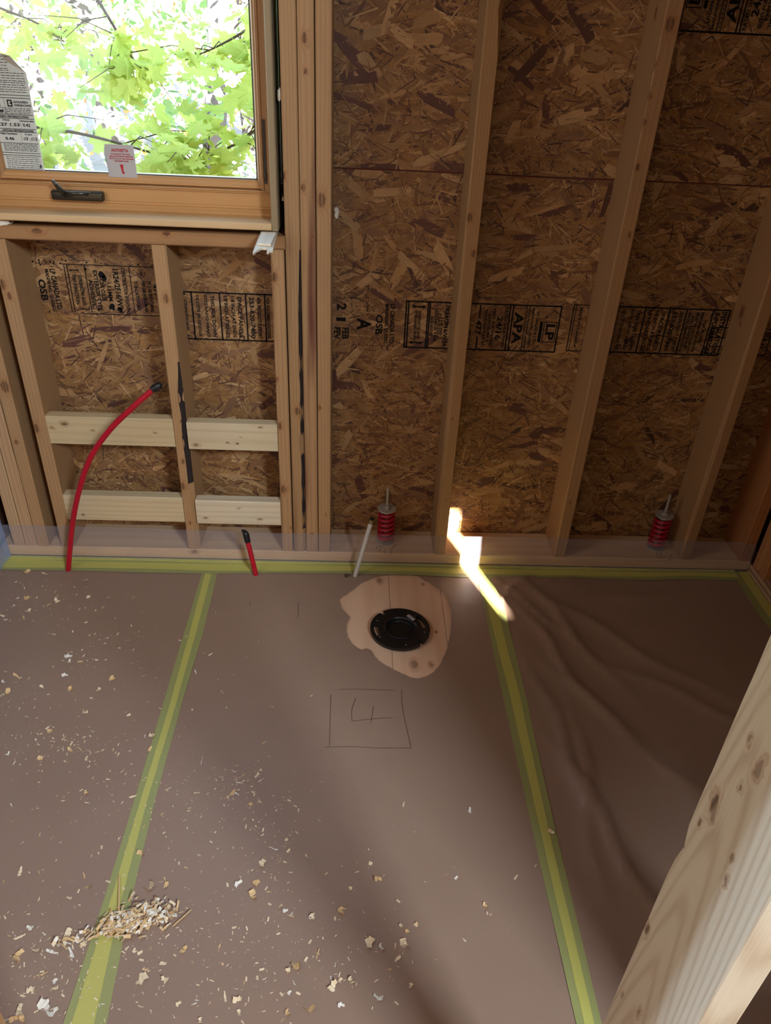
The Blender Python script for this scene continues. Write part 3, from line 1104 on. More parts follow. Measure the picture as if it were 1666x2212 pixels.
zt = onY(30, 125, YG).z
e1, e2 = onY(56, 158, YG), onY(20, 120, YG)
lab = empty('energy_rating_label', ((xl_+xr_)/2, YG, zb), 'tall white energy rating label with a clipped corner stuck on the pane', 'label')
fv = [(xl_, zb), (xr_, zb), (xr_, e1.z), (e2.x, e2.z), (e2.x-.02, e2.z+.004), (xl_, e2.z+.006)]
n = len(fv)
lbl = mesh('paper', [(x, YG, z) for x, z in fv]+[(x, YG+.0008, z) for x, z in fv], [tuple(range(n)), tuple(range(2*n-1, n-1, -1))]+[(i, n+i, n+(i+1) % n, (i+1) % n) for i in range(n)], M_LBL, lab)
lbl2 = mesh('folded_corner', [(e2.x-.02, YG-.0006, e2.z+.004), (e2.x, YG-.0006, e2.z), (xr_, YG-.0006, e1.z), (xr_-.018, YG-.0022, e1.z+.012), (e2.x-.012, YG-.0022, e2.z-.010)], [(0, 1, 2, 3, 4)], simple('folded_label_back', (168, 156, 138), .8), lab)
LP_ = Print((xl_, YG-.0012, zb), (1, 0, 0), (0, 0, 1))
lw = xr_-xl_


def hz(y):
    return lz(y)-zb


def lrow(t, u0, u1, ya, yb):
    LP_.text(t, u0*lw, u1*lw, hz(yb), hz(ya))


def lline(y, u0=0.02, u1=.98, wd=.0012):
    LP_.rect(u0*lw, u1*lw, hz(y)-wd/2, hz(y)+wd/2)


for y in (207, 213, 249, 257, 279.5, 286, 310, 331, 336, 366):
    lline(y)
LP_.rect(.33*lw, .335*lw, hz(249), hz(213))
LP_.rect(.62*lw, .625*lw, hz(279), hz(257))
LP_.rect(.34*lw, .343*lw, hz(279), hz(268))
LP_.rect(.58*lw, .585*lw, hz(310), hz(286))
LP_.rect(.79*lw, .793*lw, hz(310), hz(298))
# window maker's square G mark and name
LP_.box(.40*lw, .52*lw, hz(232), hz(217), .0028)
LP_.rect(.46*lw, .53*lw, hz(225.5), hz(222.5))
LP_.text('GOLDEN', .55*lw, .90*lw, hz(224), hz(219))
LP_.text('WINDOWS', .55*lw, .97*lw, hz(231), hz(226))
LP_.rect(0, .22*lw, hz(233), hz(219))
LP_.rect(0, .27*lw, hz(244), hz(240))
lrow('ENERGY PERFORMANCE RATINGS', .16, .86, 251, 255.5)
lrow('ADDITIONAL PERFORMANCE RATINGS', .14, .92, 281, 285)
lrow('U-Factor', .20, .38, 259, 262.5)
lrow('Solar Heat Gain Coefficient', .64, .97, 260, 263.5)
lrow('0.27', .02, .30, 267, 274)
lrow('1.53', .37, .60, 267, 274)
lrow('0.42', .68, .86, 267, 274)
lrow('Visible Transmittance', .08, .50, 288, 292)
lrow('Air Leakage', .68, .86, 289, 293)
lrow('0.46', .18, .40, 297, 304)
lrow('≤3', .63, .74, 296, 303)
lrow('≤1.5', .82, .97, 296, 303)
for y0, y1, k in ((124, 150, 5), (154, 176, 5), (180, 200, 5), (235, 246, 4), (313, 326, 5), (340, 362, 6)):
    for i in range(k):
        y = y0+(y1-y0)*i/(k-1)
        u = .10
        while u < .93:
            du = random.uniform(.03, .12)
            if not (y < 155 and u > .55):
                LP_.rect(u*lw, min(.94, u+du)*lw, hz(y)-.0006, hz(y)+.0006)
            u += du+.02
LP_.text('0', .90*lw, .96*lw, hz(362), hz(355))
LP_.build('print', M_LBLINK, lab)
# small attention sticker, read from outside, hence mirrored
YA = .0862
q = [onY(226, 311, YA), onY(288, 314, YA), onY(297, 383, YA), onY(235, 381, YA)]
ax0, ax1 = (q[0].x+q[3].x)/2, (q[1].x+q[2].x)/2
az0, az1 = q[3].z-.001, q[0].z
att = empty('attention_sticker', ((ax0+ax1)/2, YA, az0), 'small square grey sticker with mirrored red ATTENTION lettering and arrow', 'label')
MB().box((ax0, YA-.0004, az0), (ax1, YA+.0004, az1)).build('paper', simple('sticker_paper', (176, 170, 164), .7), att)
T_ = Print((ax1, YA-.0010, az0), (-1, 0, 0), (0, 0, 1))
aw, ah = ax1-ax0, az1-az0
for t, u0, u1, v0, v1 in (('ATTENTION', .20, .78, .775, .875), ('LEAVE 3/8" CLEARANCE', .15, .82, .69, .735), ('BETWEEN WINDOW SILL AND', .08, .88, .62, .665), ('MASONRY SILL TO ALLOW FOR', .06, .90, .55, .595), ('BRICK SHRINKAGE', .24, .72, .48, .525)):
    T_.text(t, u0*aw, u1*aw, v0*ah, v1*ah)
T_.poly([(.44*aw, .40*ah), (.56*aw, .40*ah), (.51*aw, .17*ah), (.46*aw, .17*ah)])
T_.poly([(.41*aw, .18*ah), (.53*aw, .18*ah), (.47*aw, .09*ah)])
T_.build('print', simple('red_print', (176, 36, 44), .8), att)

# ================================================================== FLOOR COVERING
def paper_mat(name, col, rough):
    m, n, L, p = newmat(name)
    g = n.new('ShaderNodeNewGeometry')
    t = n.new('ShaderNodeTexNoise')
    t.inputs['Scale'].default_value = 3.0
    t.inputs['Detail'].default_value = 4
    L.new(g.outputs['Position'], t.inputs['Vector'])
    t2 = n.new('ShaderNodeTexNoise')
    t2.inputs['Scale'].default_value = 350
    t2.inputs['Detail'].default_value = 2
    L.new(g.outputs['Position'], t2.inputs['Vector'])
    c = lin(col)
    a = mixc(n, L, t.outputs[0], (c[0]*.86, c[1]*.84, c[2]*.82, 1), (c[0]*1.12, c[1]*1.12, c[2]*1.12, 1))
    L.new(mixc(n, L, M(n, L, 'MULTIPLY', t2.outputs[0], .22), a, (c[0]*.7, c[1]*.68, c[2]*.66, 1)), p.inputs['Base Color'])
    p.inputs['Roughness'].default_value = rough
    p.inputs['Specular IOR Level'].default_value = 0.55
    b = n.new('ShaderNodeBump')
    b.inputs['Strength'].default_value = .12
    b.inputs['Distance'].default_value = .002
    L.new(t2.outputs[0], b.inputs['Height'])
    t3 = n.new('ShaderNodeTexNoise')
    t3.inputs['Scale'].default_value = 9
    t3.inputs['Detail'].default_value = 2
    L.new(g.outputs['Position'], t3.inputs['Vector'])
    b2 = n.new('ShaderNodeBump')
    b2.inputs['Strength'].default_value = .5
    b2.inputs['Distance'].default_value = .006
    L.new(t3.outputs[0], b2.inputs['Height'])
    L.new(b.outputs[0], b2.inputs['Normal'])
    L.new(b2.outputs[0], p.inputs['Normal'])
    return m


MPAPER = paper_mat('builders_paper', (150, 123, 104), .46)


def sheet(name, outline, hole, zf, mat, label, cell=.03):
    xs = [p[0] for p in outline]
    ys = [p[1] for p in outline]
    pts = [Vector(p) for p in outline]
    edges = [(i, (i+1) % len(outline)) for i in range(len(outline))]
    if hole:
        k = len(pts)
        pts += [Vector(p) for p in hole]
        edges += [(k+i, k+(i+1) % len(hole)) for i in range(len(hole))]
    x = min(xs)+cell/2
    while x < max(xs):
        y = min(ys)+cell/2
        while y < max(ys):
            pts.append(Vector((x+random.uniform(-.2, .2)*cell, y+random.uniform(-.2, .2)*cell)))
            y += cell
        x += cell
    r = delaunay_2d_cdt(pts, edges, [], 0, 1e-5)

    def inside(p, poly):
        c = False
        j = len(poly)-1
        for i in range(len(poly)):
            if (poly[i][1] > p.y) != (poly[j][1] > p.y) and p.x < (poly[j][0]-poly[i][0])*(p.y-poly[i][1])/(poly[j][1]-poly[i][1])+poly[i][0]:
                c = not c
            j = i
        return c
    vs = [(v.x, v.y, zf(v.x, v.y)) for v in r[0]]
    fs = []
    for f in r[2]:
        c = sum((r[0][i] for i in f), Vector((0, 0)))/len(f)
        if inside(c, outline) and not (hole and inside(c, hole)):
            fs.append(tuple(f))
    o = mesh(name, vs, fs, mat, smooth=True)
    for p in o.data.polygons:
        if p.normal.z < 0:
            p.flip()
    return tag(o, label, 'paper', 'sheets of builders paper on the floor')


HOLE_PX = [(733, 1298), (738, 1291), (752, 1283), (765, 1273), (778, 1261), (800, 1251), (822, 1244), (850, 1242), (880, 1242), (903, 1245), (912, 1252), (930, 1260), (950, 1274), (962, 1284), (970, 1300), (974, 1316), (976, 1340), (974, 1362), (970, 1385), (966, 1402), (958, 1420), (950, 1437), (938, 1452), (922, 1462), (905, 1467), (888, 1464), (870, 1456), (850, 1447), (832, 1438), (818, 1429), (810, 1420), (802, 1405), (793, 1402), (782, 1405), (772, 1400), (762, 1392), (752, 1378), (748, 1360), (750, 1348), (757, 1335), (748, 1326), (738, 1315)]
hole = [tuple(onZ(x, y, .0015)[:2]) for x, y in HOLE_PX]
hh = []
for i, p in enumerate(hole):
    q = hole[(i+1) % len(hole)]
    for k in range(3):
        t = k/3
        hh.append((p[0]+(q[0]-p[0])*t+random.uniform(-.0011, .0011), p[1]+(q[1]-p[1])*t+random.uniform(-.0011, .0011)))
hcx, hcy = sum(p[0] for p in hh)/len(hh), sum(p[1] for p in hh)/len(hh)


def nz2(x, y, s, k):
    return noise.noise(Vector((x*s, y*s, k)))


def zmid(x, y):
    d = math.hypot(x-hcx, y-hcy)
    lift = .004*math.exp(-((d-.17)/.03)**2)*max(0, .4+nz2(x, y, 9, 4)) + .0025*max(0, (x-.26)*14)*math.exp(-(y+.22)**2/.02)
    return .0022+.0022*nz2(x, y, 2.2, 1)*.5+.0012+min(lift, .01)


def zleft(x, y):
    return .0034+.0026*nz2(x, y, 3.0, 2)


def crease(x, y, x0, y0, ang, w, l, h):
    dx, dy = x-x0, y-y0
    u = dx*math.cos(ang)+dy*math.sin(ang)
    v = -dx*math.sin(ang)+dy*math.cos(ang)
    v += .012*math.sin(u*16)
    return 1.35*h*math.exp(-abs(v)/w)*math.exp(-(u/l)**2)


def zright(x, y):
    z = .004+.003*nz2(x, y, 2.6, 3)+.003*nz2(x*1.0, y*.5, 6, 8)
    for x0, y0, a, w, l, h in ((.60, -.12, .5, .010, .16, .009), (.56, -.20, -.9, .009, .16, .008), (.66, -.30, -1.2, .012, .25, .010), (.60, -.42, -1.25, .012, .28, .010), (.55, -.75, -1.45, .012, .3, .009), (.60, -1.0, -1.3, .012, .25, .010), (.80, -.35, -.8, .02, .3, .008), (.95, -.6, -.6, .02, .3, .007), (.72, -.70, -1.0, .02, .3, .007), (.57, -.9, -1.7, .010, .25, .008), (.9, -.15, .2, .02, .25, .006), (.55, -.09, .9, .008, .07, .010)):
        z += crease(x, y, x0, y0, a, w, l, h)
    return max(.0015, z)


YB = -1.56
sl_ = sheet('floor_paper', [(-1.140, YB), (-0.455, YB), (-0.455, -0.006), (-1.140, -0.006)], None, zleft, MPAPER, 'brown builders paper sheet left of the left tape, littered with shavings')
sm_ = sheet('floor_paper', [(-0.453, YB), (0.452, YB), (0.446, -0.006), (-0.453, -0.006)], hh, zmid, MPAPER, 'middle brown paper sheet with a ragged hole torn around the flange', .025)
sr_ = sheet('floor_paper', [(0.454, YB), (1.350, YB), (1.350, -0.006), (0.448, -0.006)], None, zright, MPAPER, 'wrinkled brown paper sheet right of the right tape', .014)
# pencil sketch on the paper
PEN = simple('pencil_graphite', (86, 70, 62), .6)
for pts in ([(731.8, 1488.7), (790, 1489), (852.5, 1491.5)], [(867.6, 1490), (870.5, 1533), (888.5, 1615.8)], [(701, 1614), (760, 1613), (820, 1615.8), (888, 1616)], [(769, 1508), (760.6, 1533), (760.6, 1558)], [(760.6, 1558), (800, 1553.5), (849, 1550)], [(807.5, 1525.7), (801, 1561.7)], [(645, 1300), (644, 1333)], [(541, 1300), (540, 1308)], [(715, 1500), (712, 1610)]):
    q = [onZ(x, y, .004) for x, y in pts]
    q = catmull(q, 8) if len(q) > 2 else [q[0].lerp(q[1], i/8) for i in range(9)]
    MB().ribbon([(v.x, v.y, zmid(v.x, v.y)+.0009) for v in q], .0013, (0, 0, 1)).build('pencil_line', PEN, sm_, fix=False)

# tape: two overlapping strips of translucent yellow green film per run


def tape_mat(name, col, tr_):
    m, n, L, p = newmat(name)
    p.inputs['Base Color'].default_value = rgba(col)
    p.inputs['Roughness'].default_value = .38
    t = n.new('ShaderNodeBsdfTransparent')
    x = n.new('ShaderNodeMixShader')
    x.inputs[0].default_value = 1-tr_
    L.new(t.outputs[0], x.inputs[1])
    L.new(p.outputs[0], x.inputs[2])
    L.new(x.outputs[0], n['Material Output'].inputs[0])
    return m


MT1 = tape_mat('tape_film', (160, 162, 100), .12)
MT2 = tape_mat('tape_film_upper', (196, 190, 100), .10)


def strip(name, left, right, zoff, zf, mat, parent, n=60):
    """left/right: polylines of floor points; a thin film following the paper"""
    def at(pl, t):
        s = t*(len(pl)-1)
        i = min(int(s), len(pl)-2)
        return pl[i].lerp(pl[i+1], s-i)
    vs, fs = [], []
    for k in range(n+1):
        a, b = at(left, k/n), at(right, k/n)
        for j in range(4):
            q = a.lerp(b, j/3)
            e = .0006*nz2(q.x, q.y, 40, j) if j in (0, 3) else 0
            vs.append((q.x+e, q.y+e, zf(q.x, q.y)+zoff))
    for k in range(n):
        for j in range(3):
            fs.append((k*4+j, k*4+j+1, k*4+j+5, k*4+j+4))
    o = mesh(name, vs, fs, mat, parent, smooth=True)
    for p in o.data.polygons:
        if p.normal.z < 0:
            p.flip()
    return o


def fl(*pp):
    return [onZ(x, y, .004) for x, y in pp]


def zz(x, y):
    base = (zleft if x < -.4545 else zmid if x < .4525 else zright)(x, y)
    return base


def ztape(cx):
    def f(x, y):
        return max(zz(cx-.004, y), zz(cx+.004, y), zz(x, y))
    return f


tl = empty('floor_tape', (-.455, -.7, .004), 'long yellow green tape run over the left paper seam, crossing the shavings', 'tape', 'yellow tapes on the floor paper')
LL = fl((437, 1236), (397, 1370), (349.6, 1530), (289.6, 1730), (230, 1925), (136, 2212), (70, 2410))
LS0 = fl((444, 1236), (409, 1370), (364.6, 1530), (303, 1730), (245, 1925), (154, 2212), (90, 2410))
LS1 = fl((458, 1236), (423, 1370), (378, 1530), (318, 1730), (267, 1925), (203, 2212), (150, 2410))
LR = fl((470, 1236), (438, 1370), (390, 1530), (334.6, 1730), (288, 1925), (230, 2212), (185, 2410))
strip('tape_strip', LL, LR, .0006, ztape(-.455), MT1, tl)
strip('tape_strip', LS0, LS1, .0012, ztape(-.455), MT2, tl)
tr_ = empty('floor_tape', (.452, -.7, .004), 'long yellow green tape run over the right paper seam, starting in the sun streak', 'tape', 'yellow tapes on the floor paper')
RL = fl((1028, 1238), (1045, 1310), (1085, 1500), (1150, 1790), (1245, 2212), (1290, 2410))
RS0 = fl((1034, 1238), (1052, 1310), (1101, 1500), (1167, 1790), (1262, 2212), (1307, 2410))
RS1 = fl((1046, 1238), (1072, 1310), (1122, 1500), (1185, 1790), (1284, 2212), (1329, 2410))
RR = fl((1055, 1238), (1088, 1310), (1135, 1500), (1200, 1790), (1300, 2212), (1345, 2410))
strip('tape_strip', RL, RR, .0006, ztape(.45), MT1, tr_)
strip('tape_strip', RS0, RS1, .0012, ztape(.45), MT2, tr_)
tw = empty('floor_tape', (0.1, -.025, .004), 'yellow tape run along the foot of the window wall', 'tape', 'yellow tapes on the floor paper')
TB0 = [(-5, 1231), (150, 1233), (300, 1237), (460, 1240), (600, 1238), (760, 1240), (900, 1243), (1000, 1248), (1100, 1247), (1250, 1249), (1400, 1254), (1500, 1252), (1600, 1256)]
fb = [onZ(x, y, .004) for x, y in TB0]


def zw(x, y):
    return max(zz(x, min(y, -.007)), .004)+(.004*max(0, (y+.012)/.012) if y > -.012 else 0)


strip('tape_strip', fb, [Vector((p.x, -.002, 0)) for p in fb], .0018, zw, MT1, tw, 110)
strip('tape_strip', [p+Vector((0, .014+.005*math.sin(p.x*7), 0)) for p in fb], [Vector((p.x, -.001, 0)) for p in fb], .0024, zw, MT2, tw, 110)
tq = empty('floor_tape', (1.33, -.8, .006), 'yellow tape run along the foot of the right wall', 'tape', 'yellow tapes on the floor paper')
yq = [-.004-.12*i for i in range(14)]
strip('tape_strip', [Vector((1.300+.006*math.sin(y*9), y, 0)) for y in yq], [Vector((1.352, y, 0)) for y in yq], .0020, zz, MT1, tq)
strip('tape_strip', [Vector((1.322, y, 0)) for y in yq], [Vector((1.354, y, 0)) for y in yq], .0026, zz, MT2, tq)

# clear plastic skirt over the foot of the wall


def poly_mat(name, tint, haze):
    m, n, L, p = newmat(name)
    p.inputs['Base Color'].default_value = rgba(tint)
    p.inputs['Roughness'].default_value = .22
    p.inputs['Specular IOR Level'].default_value = .6
    g = n.new('ShaderNodeNewGeometry')
    t = n.new('ShaderNodeTexNoise')
    t.inputs['Scale'].default_value = 14
    t.inputs['Detail'].default_value = 3
    L.new(g.outputs['Position'], t.inputs['Vector'])
    b = n.new('ShaderNodeBump')
    b.inputs['Strength'].default_value = .5
    b.inputs['Distance'].default_value = .006
    L.new(t.outputs[0], b.inputs['Height'])
    L.new(b.outputs[0], p.inputs['Normal'])
    tr = n.new('ShaderNodeBsdfTransparent')
    x = n.new('ShaderNodeMixShader')
    L.new(M(n, L, 'ADD', M(n, L, 'MULTIPLY', t.outputs[0], .10), haze-.05), x.inputs[0])
    L.new(tr.outputs[0], x.inputs[1])
    L.new(p.outputs[0], x.inputs[2])
    L.new(x.outputs[0], n['Material Output'].inputs[0])
    return m


MPOLY = poly_mat('clear_poly_sheet', (176, 172, 180), .22)
vs, fs = [], []
topx = [(-5, 1135), (300, 1143), (480, 1150), (660, 1155), (900, 1159), (1100, 1163), (1400, 1170), (1610, 1173)]
NX, NZ = 90, 9
for i in range(NX+1):
    x = -1.143+(1.352+1.143)*i/NX
    # top edge height at this x
    zt_ = .122
    for (a, ya), (b, yb) in zip(topx, topx[1:]):
        A_, B_ = onY(a, ya, -.01), onY(b, yb, -.01)
        if A_.x <= x <= B_.x:
            zt_ = A_.z+(B_.z-A_.z)*(x-A_.x)/(B_.x-A_.x)
    for k in range(NZ+1):
        t = k/NZ
        z = .006+(zt_-.006)*t
        y = -.004-.004*math.sin(t*pi)*(1+nz2(x, z, 5, 2))-.004*(1-t)**3+.003*nz2(x, z, 14, 5)
        vs.append((x, min(y, -.002), z))
for i in range(NX):
    for k in range(NZ):
        a = i*(NZ+1)+k
        fs.append((a, a+NZ+1, a+NZ+2, a+1))
tag(mesh('plastic_skirt', vs, fs, MPOLY, smooth=True), 'strip of clear plastic sheet standing along the foot of the framed wall', 'plastic sheet')
MPOLYB = poly_mat('hanging_poly_sheet', (150, 176, 214), .55)
vs, fs = [], []
for i in range(25):
    y = -.004-.9*i/24
    for k in range(21):
        z = .01+.9*k/20
        vs.append((-1.120+.008*nz2(y*3, z, 3, 6)+.006*math.sin(y*30+z*2), y, z))
for i in range(24):
    for k in range(20):
        a = i*21+k
        fs.append((a, a+21, a+22, a+1))
tag(mesh('hanging_plastic', vs, fs, MPOLYB, smooth=True), 'bluish plastic sheet hanging in the left corner', 'plastic sheet')

# ================================================================== PIPES
def pipe(name, label, path, r, mat, cap_len, cat='pipe', cap_mat=M_BLACKTAPE, capname='tape_cap'):
    pts = catmull(path, 10)
    root = empty(name, pts[0], label, cat)
    MB().tube(pts, r, 16).build('tube', mat, root, smooth=False)
    smooth_by_angle(root.children[0] if root.children else bpy.data.objects[-1])
    d = (pts[-1]-pts[-2]).normalized()
    e = pts[-1]
    cp = MB()
    cp.tube([e-d*cap_len, e-d*cap_len*.5, e, e+d*.006, e+d*.009], [r*1.18, r*1.22, r*1.25, r*1.05, r*.4], 14)
    return root, cp, e, d


YP = -.067
ph = []
for x, y, Y in ((148.5, 1236, YP), (150.5, 1195, YP), (157, 1130, -.07), (171, 1060, -.075), (196, 988, -.08), (238, 928, -.085), (288, 879, -.085), (330, 842, -.08), (343, 833, -.078)):
    p = onY(x, y, Y)
    ph.append(p)
ph[0].z = .0045
r_, cp, e, d = pipe('red_water_pipe', 'long bent red plastic pipe with black taped end rising left of the window cripple', ph, .0082, M_RED, .022)
cp.tube([e-d*.016, e-d*.012], [.0112, .0112], 14)
smooth_by_angle(cp.build('tape_cap', M_BLACKTAPE, r_), 50)
a, b = onZ(553, 1241, .0045), onY(531, 1153, YP)
r_, cp, e, d = pipe('red_water_pipe', 'short straight red pipe stub with black taped end under the blocking', [a, a.lerp(b, .4), a.lerp(b, .8), b], .0082, M_RED, .030)
cp.add(*[[e+d*.004+Vector((-.009, 0, -.002)), e+d*.004+Vector((.006, 0, .002)), e+d*.016+Vector((.002, 0, 0)), e+d*.014+Vector((-.012, 0, .002))], [(0, 1, 2, 3)]])
smooth_by_angle(cp.build('tape_cap', M_BLACKTAPE, r_), 50)
a, b = onZ(767, 1244, .0045), onY(802, 1127, -.06)
r_, cp, e, d = pipe('grey_water_pipe', 'slim grey pipe stub leaning right beside the red spring', [a, a.lerp(b, .4), a.lerp(b, .8), b], .0068, M_GREYPIPE, .004)
MB().tube([e-d*.006, e+d*.008], [.0076, .0076], 16).build('crimp_ring', M_BRASS, r_, smooth=False)
MB().tube([e+d*.008, e+d*.0125, e+d*.013], [.0072, .0074, .005], 16).build('end_plug', M_BLACK, r_)
# torn collars of paper around the pipe feet
for (x, y), nm in (((752, 1245), 'torn scrap of dark paper at the foot of the grey pipe'),):
    c = onZ(x, y, .004)
    mbp = MB()
    for k in range(7):
        q = k*.9
        o_ = c+Vector((random.uniform(-.009, .009), random.uniform(-.006, .006), 0))
        mbp.add([o_, o_+Vector((.009*math.cos(q), .006*math.sin(q), .004)), o_+Vector((.007*math.cos(q+1), .006*math.sin(q+1), .009)), o_+Vector((-.004, .003, .006))], [(0, 1, 2), (0, 2, 3)])
    tag(mbp.build('paper_scrap', simple('torn_paper', (96, 72, 60), .9)), nm, 'paper scrap')

# ================================================================== HOLD-DOWN SPRINGS
def spring(wx, wy, rx, ry, label, turns=6.2):
    yb = .072
    wc = onY(wx, wy, yb)
    ztop = wc.z
    zb_ = .0515
    root = empty('hold_down_spring', (wc.x, yb, .0495), label, 'spring', 'red hold-down springs on the bottom plate')
    # base washer
    MB().lathe((wc.x, yb, .0495), [(.0, 0), (.030, 0), (.030, .003), (.0, .003)], 28).build('base_washer', M_ZINC, root)
    pts = []
    N = int(turns*26)
    zr0, zr1 = .0580, ztop-.0078
    for i in range(N+1):
        t = i/N
        q = 2*pi*turns*t
        pts.append((wc.x+.0235*math.cos(q), yb+.0235*math.sin(q), zr0+(zr1-zr0)*t))
    c = MB().tube(pts, .0062, 10).build('coil', M_SPRING, root, smooth=True)
    MB().lathe((wc.x, yb, ztop-.0018), [(.007, 0), (.0305, 0), (.031, .001), (.031, .003), (.0305, .004), (.007, .004), (.007, 0)], 36).build('washer', M_ZINC, root)
    nt_ = MB().lathe((wc.x, yb, ztop+.0022), [(.0, 0), (.0105, 0), (.0105, .0085), (.009, .0095), (.0, .0095)], 6).build('nut', M_ZINC, root)
    rt = onY(rx, ry, yb)
    rod = MB()
    zr = []
    prof = []
    z = .03
    k = 0
    while z < rt.z:
        prof.append((.0048 if k % 2 else .0041, z))
        z += .0011
        k += 1
    prof += [(.0036, rt.z), (0, rt.z)]
    rod.lathe((wc.x, yb, 0), prof, 12)
    rod.build('threaded_rod', M_ZINC, root, smooth=True)


spring(836, 1099, 838, 1053, 'red coil spring with washer and threaded rod between king stud and first open stud')
spring(1436, 1113, 1446, 1069, 'red coil spring with washer and threaded rod near the right corner')
# marker notes on top of the bottom plate
MK = simple('marker_ink', (34, 22, 24), .7)
mk = MB()
for pts in ([(813, 1183), (824, 1175), (821, 1192), (813, 1183)], [(818, 1179), (832, 1183)], [(826, 1191), (833, 1187), (831, 1195), (826, 1191)], [(842, 1198), (847, 1194), (843, 1190), (849, 1188)], [(845, 1188), (850, 1180)], [(848, 1183), (853, 1176)], [(853, 1181), (857, 1177), (853, 1175), (851, 1179), (853, 1181)], [(1420, 1190), (1420, 1203)], [(1426, 1190), (1430, 1203), (1422, 1205)], [(1447, 1199), (1453, 1196), (1450, 1203), (1446, 1200)], [(1449, 1205), (1446, 1211)]):
    mk.ribbon([onZ(x, y, .0499) for x, y in pts], .0017, (0, 0, 1))
mk.build('marker_writing', MK, [c for c in wall.children if c.name.startswith('bottom_plate')][0], fix=False)

# ================================================================== TOILET FLANGE
fc = onZ(864.5, 1358, .012)
fg = empty('toilet_flange', (fc.x, fc.y, 0), 'black plastic toilet floor flange with slots sitting on the bare planks', 'flange')


def ang(x, y):
    p = onZ(x, y, .012)-fc
    return math.atan2(p.y, p.x), math.hypot(p.x, p.y)


RO, RI = .0895, .0480
n1, n2 = ang(825, 1325)[0], ang(906, 1388)[0]
outer = []
N = 120
for i in range(N):
    q = 2*pi*i/N
    cut = False
    for nn in (n1, n2):
        dq = (q-nn+pi) % (2*pi)-pi
        if abs(dq) < .055:
            cut = True
    outer.append(((RO-.016 if cut else RO)*math.cos(q), (RO-.016 if cut else RO)*math.sin(q)))
inner = [(RI*math.cos(2*pi*i/64), RI*math.sin(2*pi*i/64)) for i in range(64)]
slots = []
for sx, sy, span in ((813, 1363, .36), (915, 1345, .36)):
    a0, r0 = ang(sx, sy)
    r0 = .0725
    loop = [((r0+.0056)*math.cos(a0-span+2*span*k/10), (r0+.0056)*math.sin(a0-span+2*span*k/10)) for k in range(11)]
    loop += [((r0-.0056)*math.cos(a0+span-2*span*k/10), (r0-.0056)*math.sin(a0+span-2*span*k/10)) for k in range(11)]
    slots.append(loop)
for sx, sy in ((851.5, 1319.5), (812, 1341.5), (824.5, 1377), (876, 1391), (916.5, 1367), (903, 1331.5)):
    a0, r0 = ang(sx, sy)
    r0 = .074
    slots.append([(r0*math.cos(a0)+.0024*math.cos(k*pi/4), r0*math.sin(a0)+.0024*math.sin(k*pi/4)) for k in range(8)])


def plate2d(name, outer, holes, z0, z1, c, mat, parent):
    pts = [Vector(p) for p in outer]
    edges = [(i, (i+1) % len(outer)) for i in range(len(outer))]
    loops = [list(range(len(outer)))]
    for h in holes:
        k = len(pts)
        pts += [Vector(p) for p in h]
        loops.append(list(range(k, k+len(h))))
        edges += [(k+i, k+(i+1) % len(h)) for i in range(len(h))]
    r = delaunay_2d_cdt(pts, edges, [], 0, 1e-7)

    def inside(p, poly):
        cc = False
        j = len(poly)-1
        for i in range(len(poly)):
            if (poly[i][1] > p.y) != (poly[j][1] > p.y) and p.x < (poly[j][0]-poly[i][0])*(p.y-poly[i][1])/(poly[j][1]-poly[i][1])+poly[i][0]:
                cc = not cc
            j = i
        return cc
    fs = []
    for f in r[2]:
        q = sum((r[0][i] for i in f), Vector((0, 0)))/len(f)
        if inside(q, outer) and not any(inside(q, h) for h in holes):
            fs.append(tuple(f))
    nv = len(r[0])
    vs = [(c[0]+v.x, c[1]+v.y, z1) for v in r[0]]+[(c[0]+v.x, c[1]+v.y, z0) for v in r[0]]
    ff = [f for f in fs]+[tuple(i+nv for i in reversed(f)) for f in fs]
    cnt = {}
    for f in fs:
        for i in range(len(f)):
            e = (f[i], f[(i+1) % len(f)])
            cnt[e] = 1
    for (a, b) in list(cnt):
        if (b, a) not in cnt:
            ff.append((a, b, b+nv, a+nv))
    return fixn(mesh(name, vs, ff, mat, parent))


ring_ = plate2d('flange_ring', outer, [inner]+slots, .0052, .0155, (fc.x, fc.y), M_BLACK, fg)
bowl = MB().lathe((fc.x, fc.y, 0), [(.0482, .0155), (.0500, .0180), (.0482, .0190), (.0455, .0178), (.0436, .0130), (.0425, .0035), (.0415, .0020), (.0400, .0024), (.036, .0016), (.0, .0012)], 48).build('knockout_bowl', M_BLACK, fg, smooth=True)
MB().lathe((fc.x, fc.y, 0), [(.0535, .0005), (.0535, .0052), (.049, .0052)], 40).build('hub', M_BLACK, fg)
# barcode sticker
sc_ = onZ(888, 1335, .0136)
su = (onZ(896, 1341, .0136)-onZ(880, 1329, .0136)).normalized()
sv = Vector((-su.y, su.x, 0))
S_ = Print(sc_+Vector((0, 0, .0024)), su, sv)
S_.rect(-.014, .014, -.0055, .0055)
st = S_.build('sticker', simple('sticker_white', (214, 212, 208), .6), fg)
S2 = Print(sc_+Vector((0, 0, .0028)), su, sv)
u = -.0115
while u < .011:
    wd = random.choice((.0004, .0007, .0011))
    S2.rect(u, u+wd, -.0015, .0042)
    u += wd+random.choice((.0005, .0009))
S2.rect(-.011, .006, -.0042, -.0030)
S2.build('barcode', M_LBLINK, st)
for sx, sy in ((812, 1341.5), (824.5, 1377), (876, 1391), (916.5, 1367)):
    a0, r0 = ang(sx, sy)
    c_ = (fc.x+.074*math.cos(a0), fc.y+.074*math.sin(a0), .0132)
    MB().lathe(c_, [(.0, .0015), (.0022, .0020), (.0022, .0)], 10).build('screw', M_ZINC, fg)

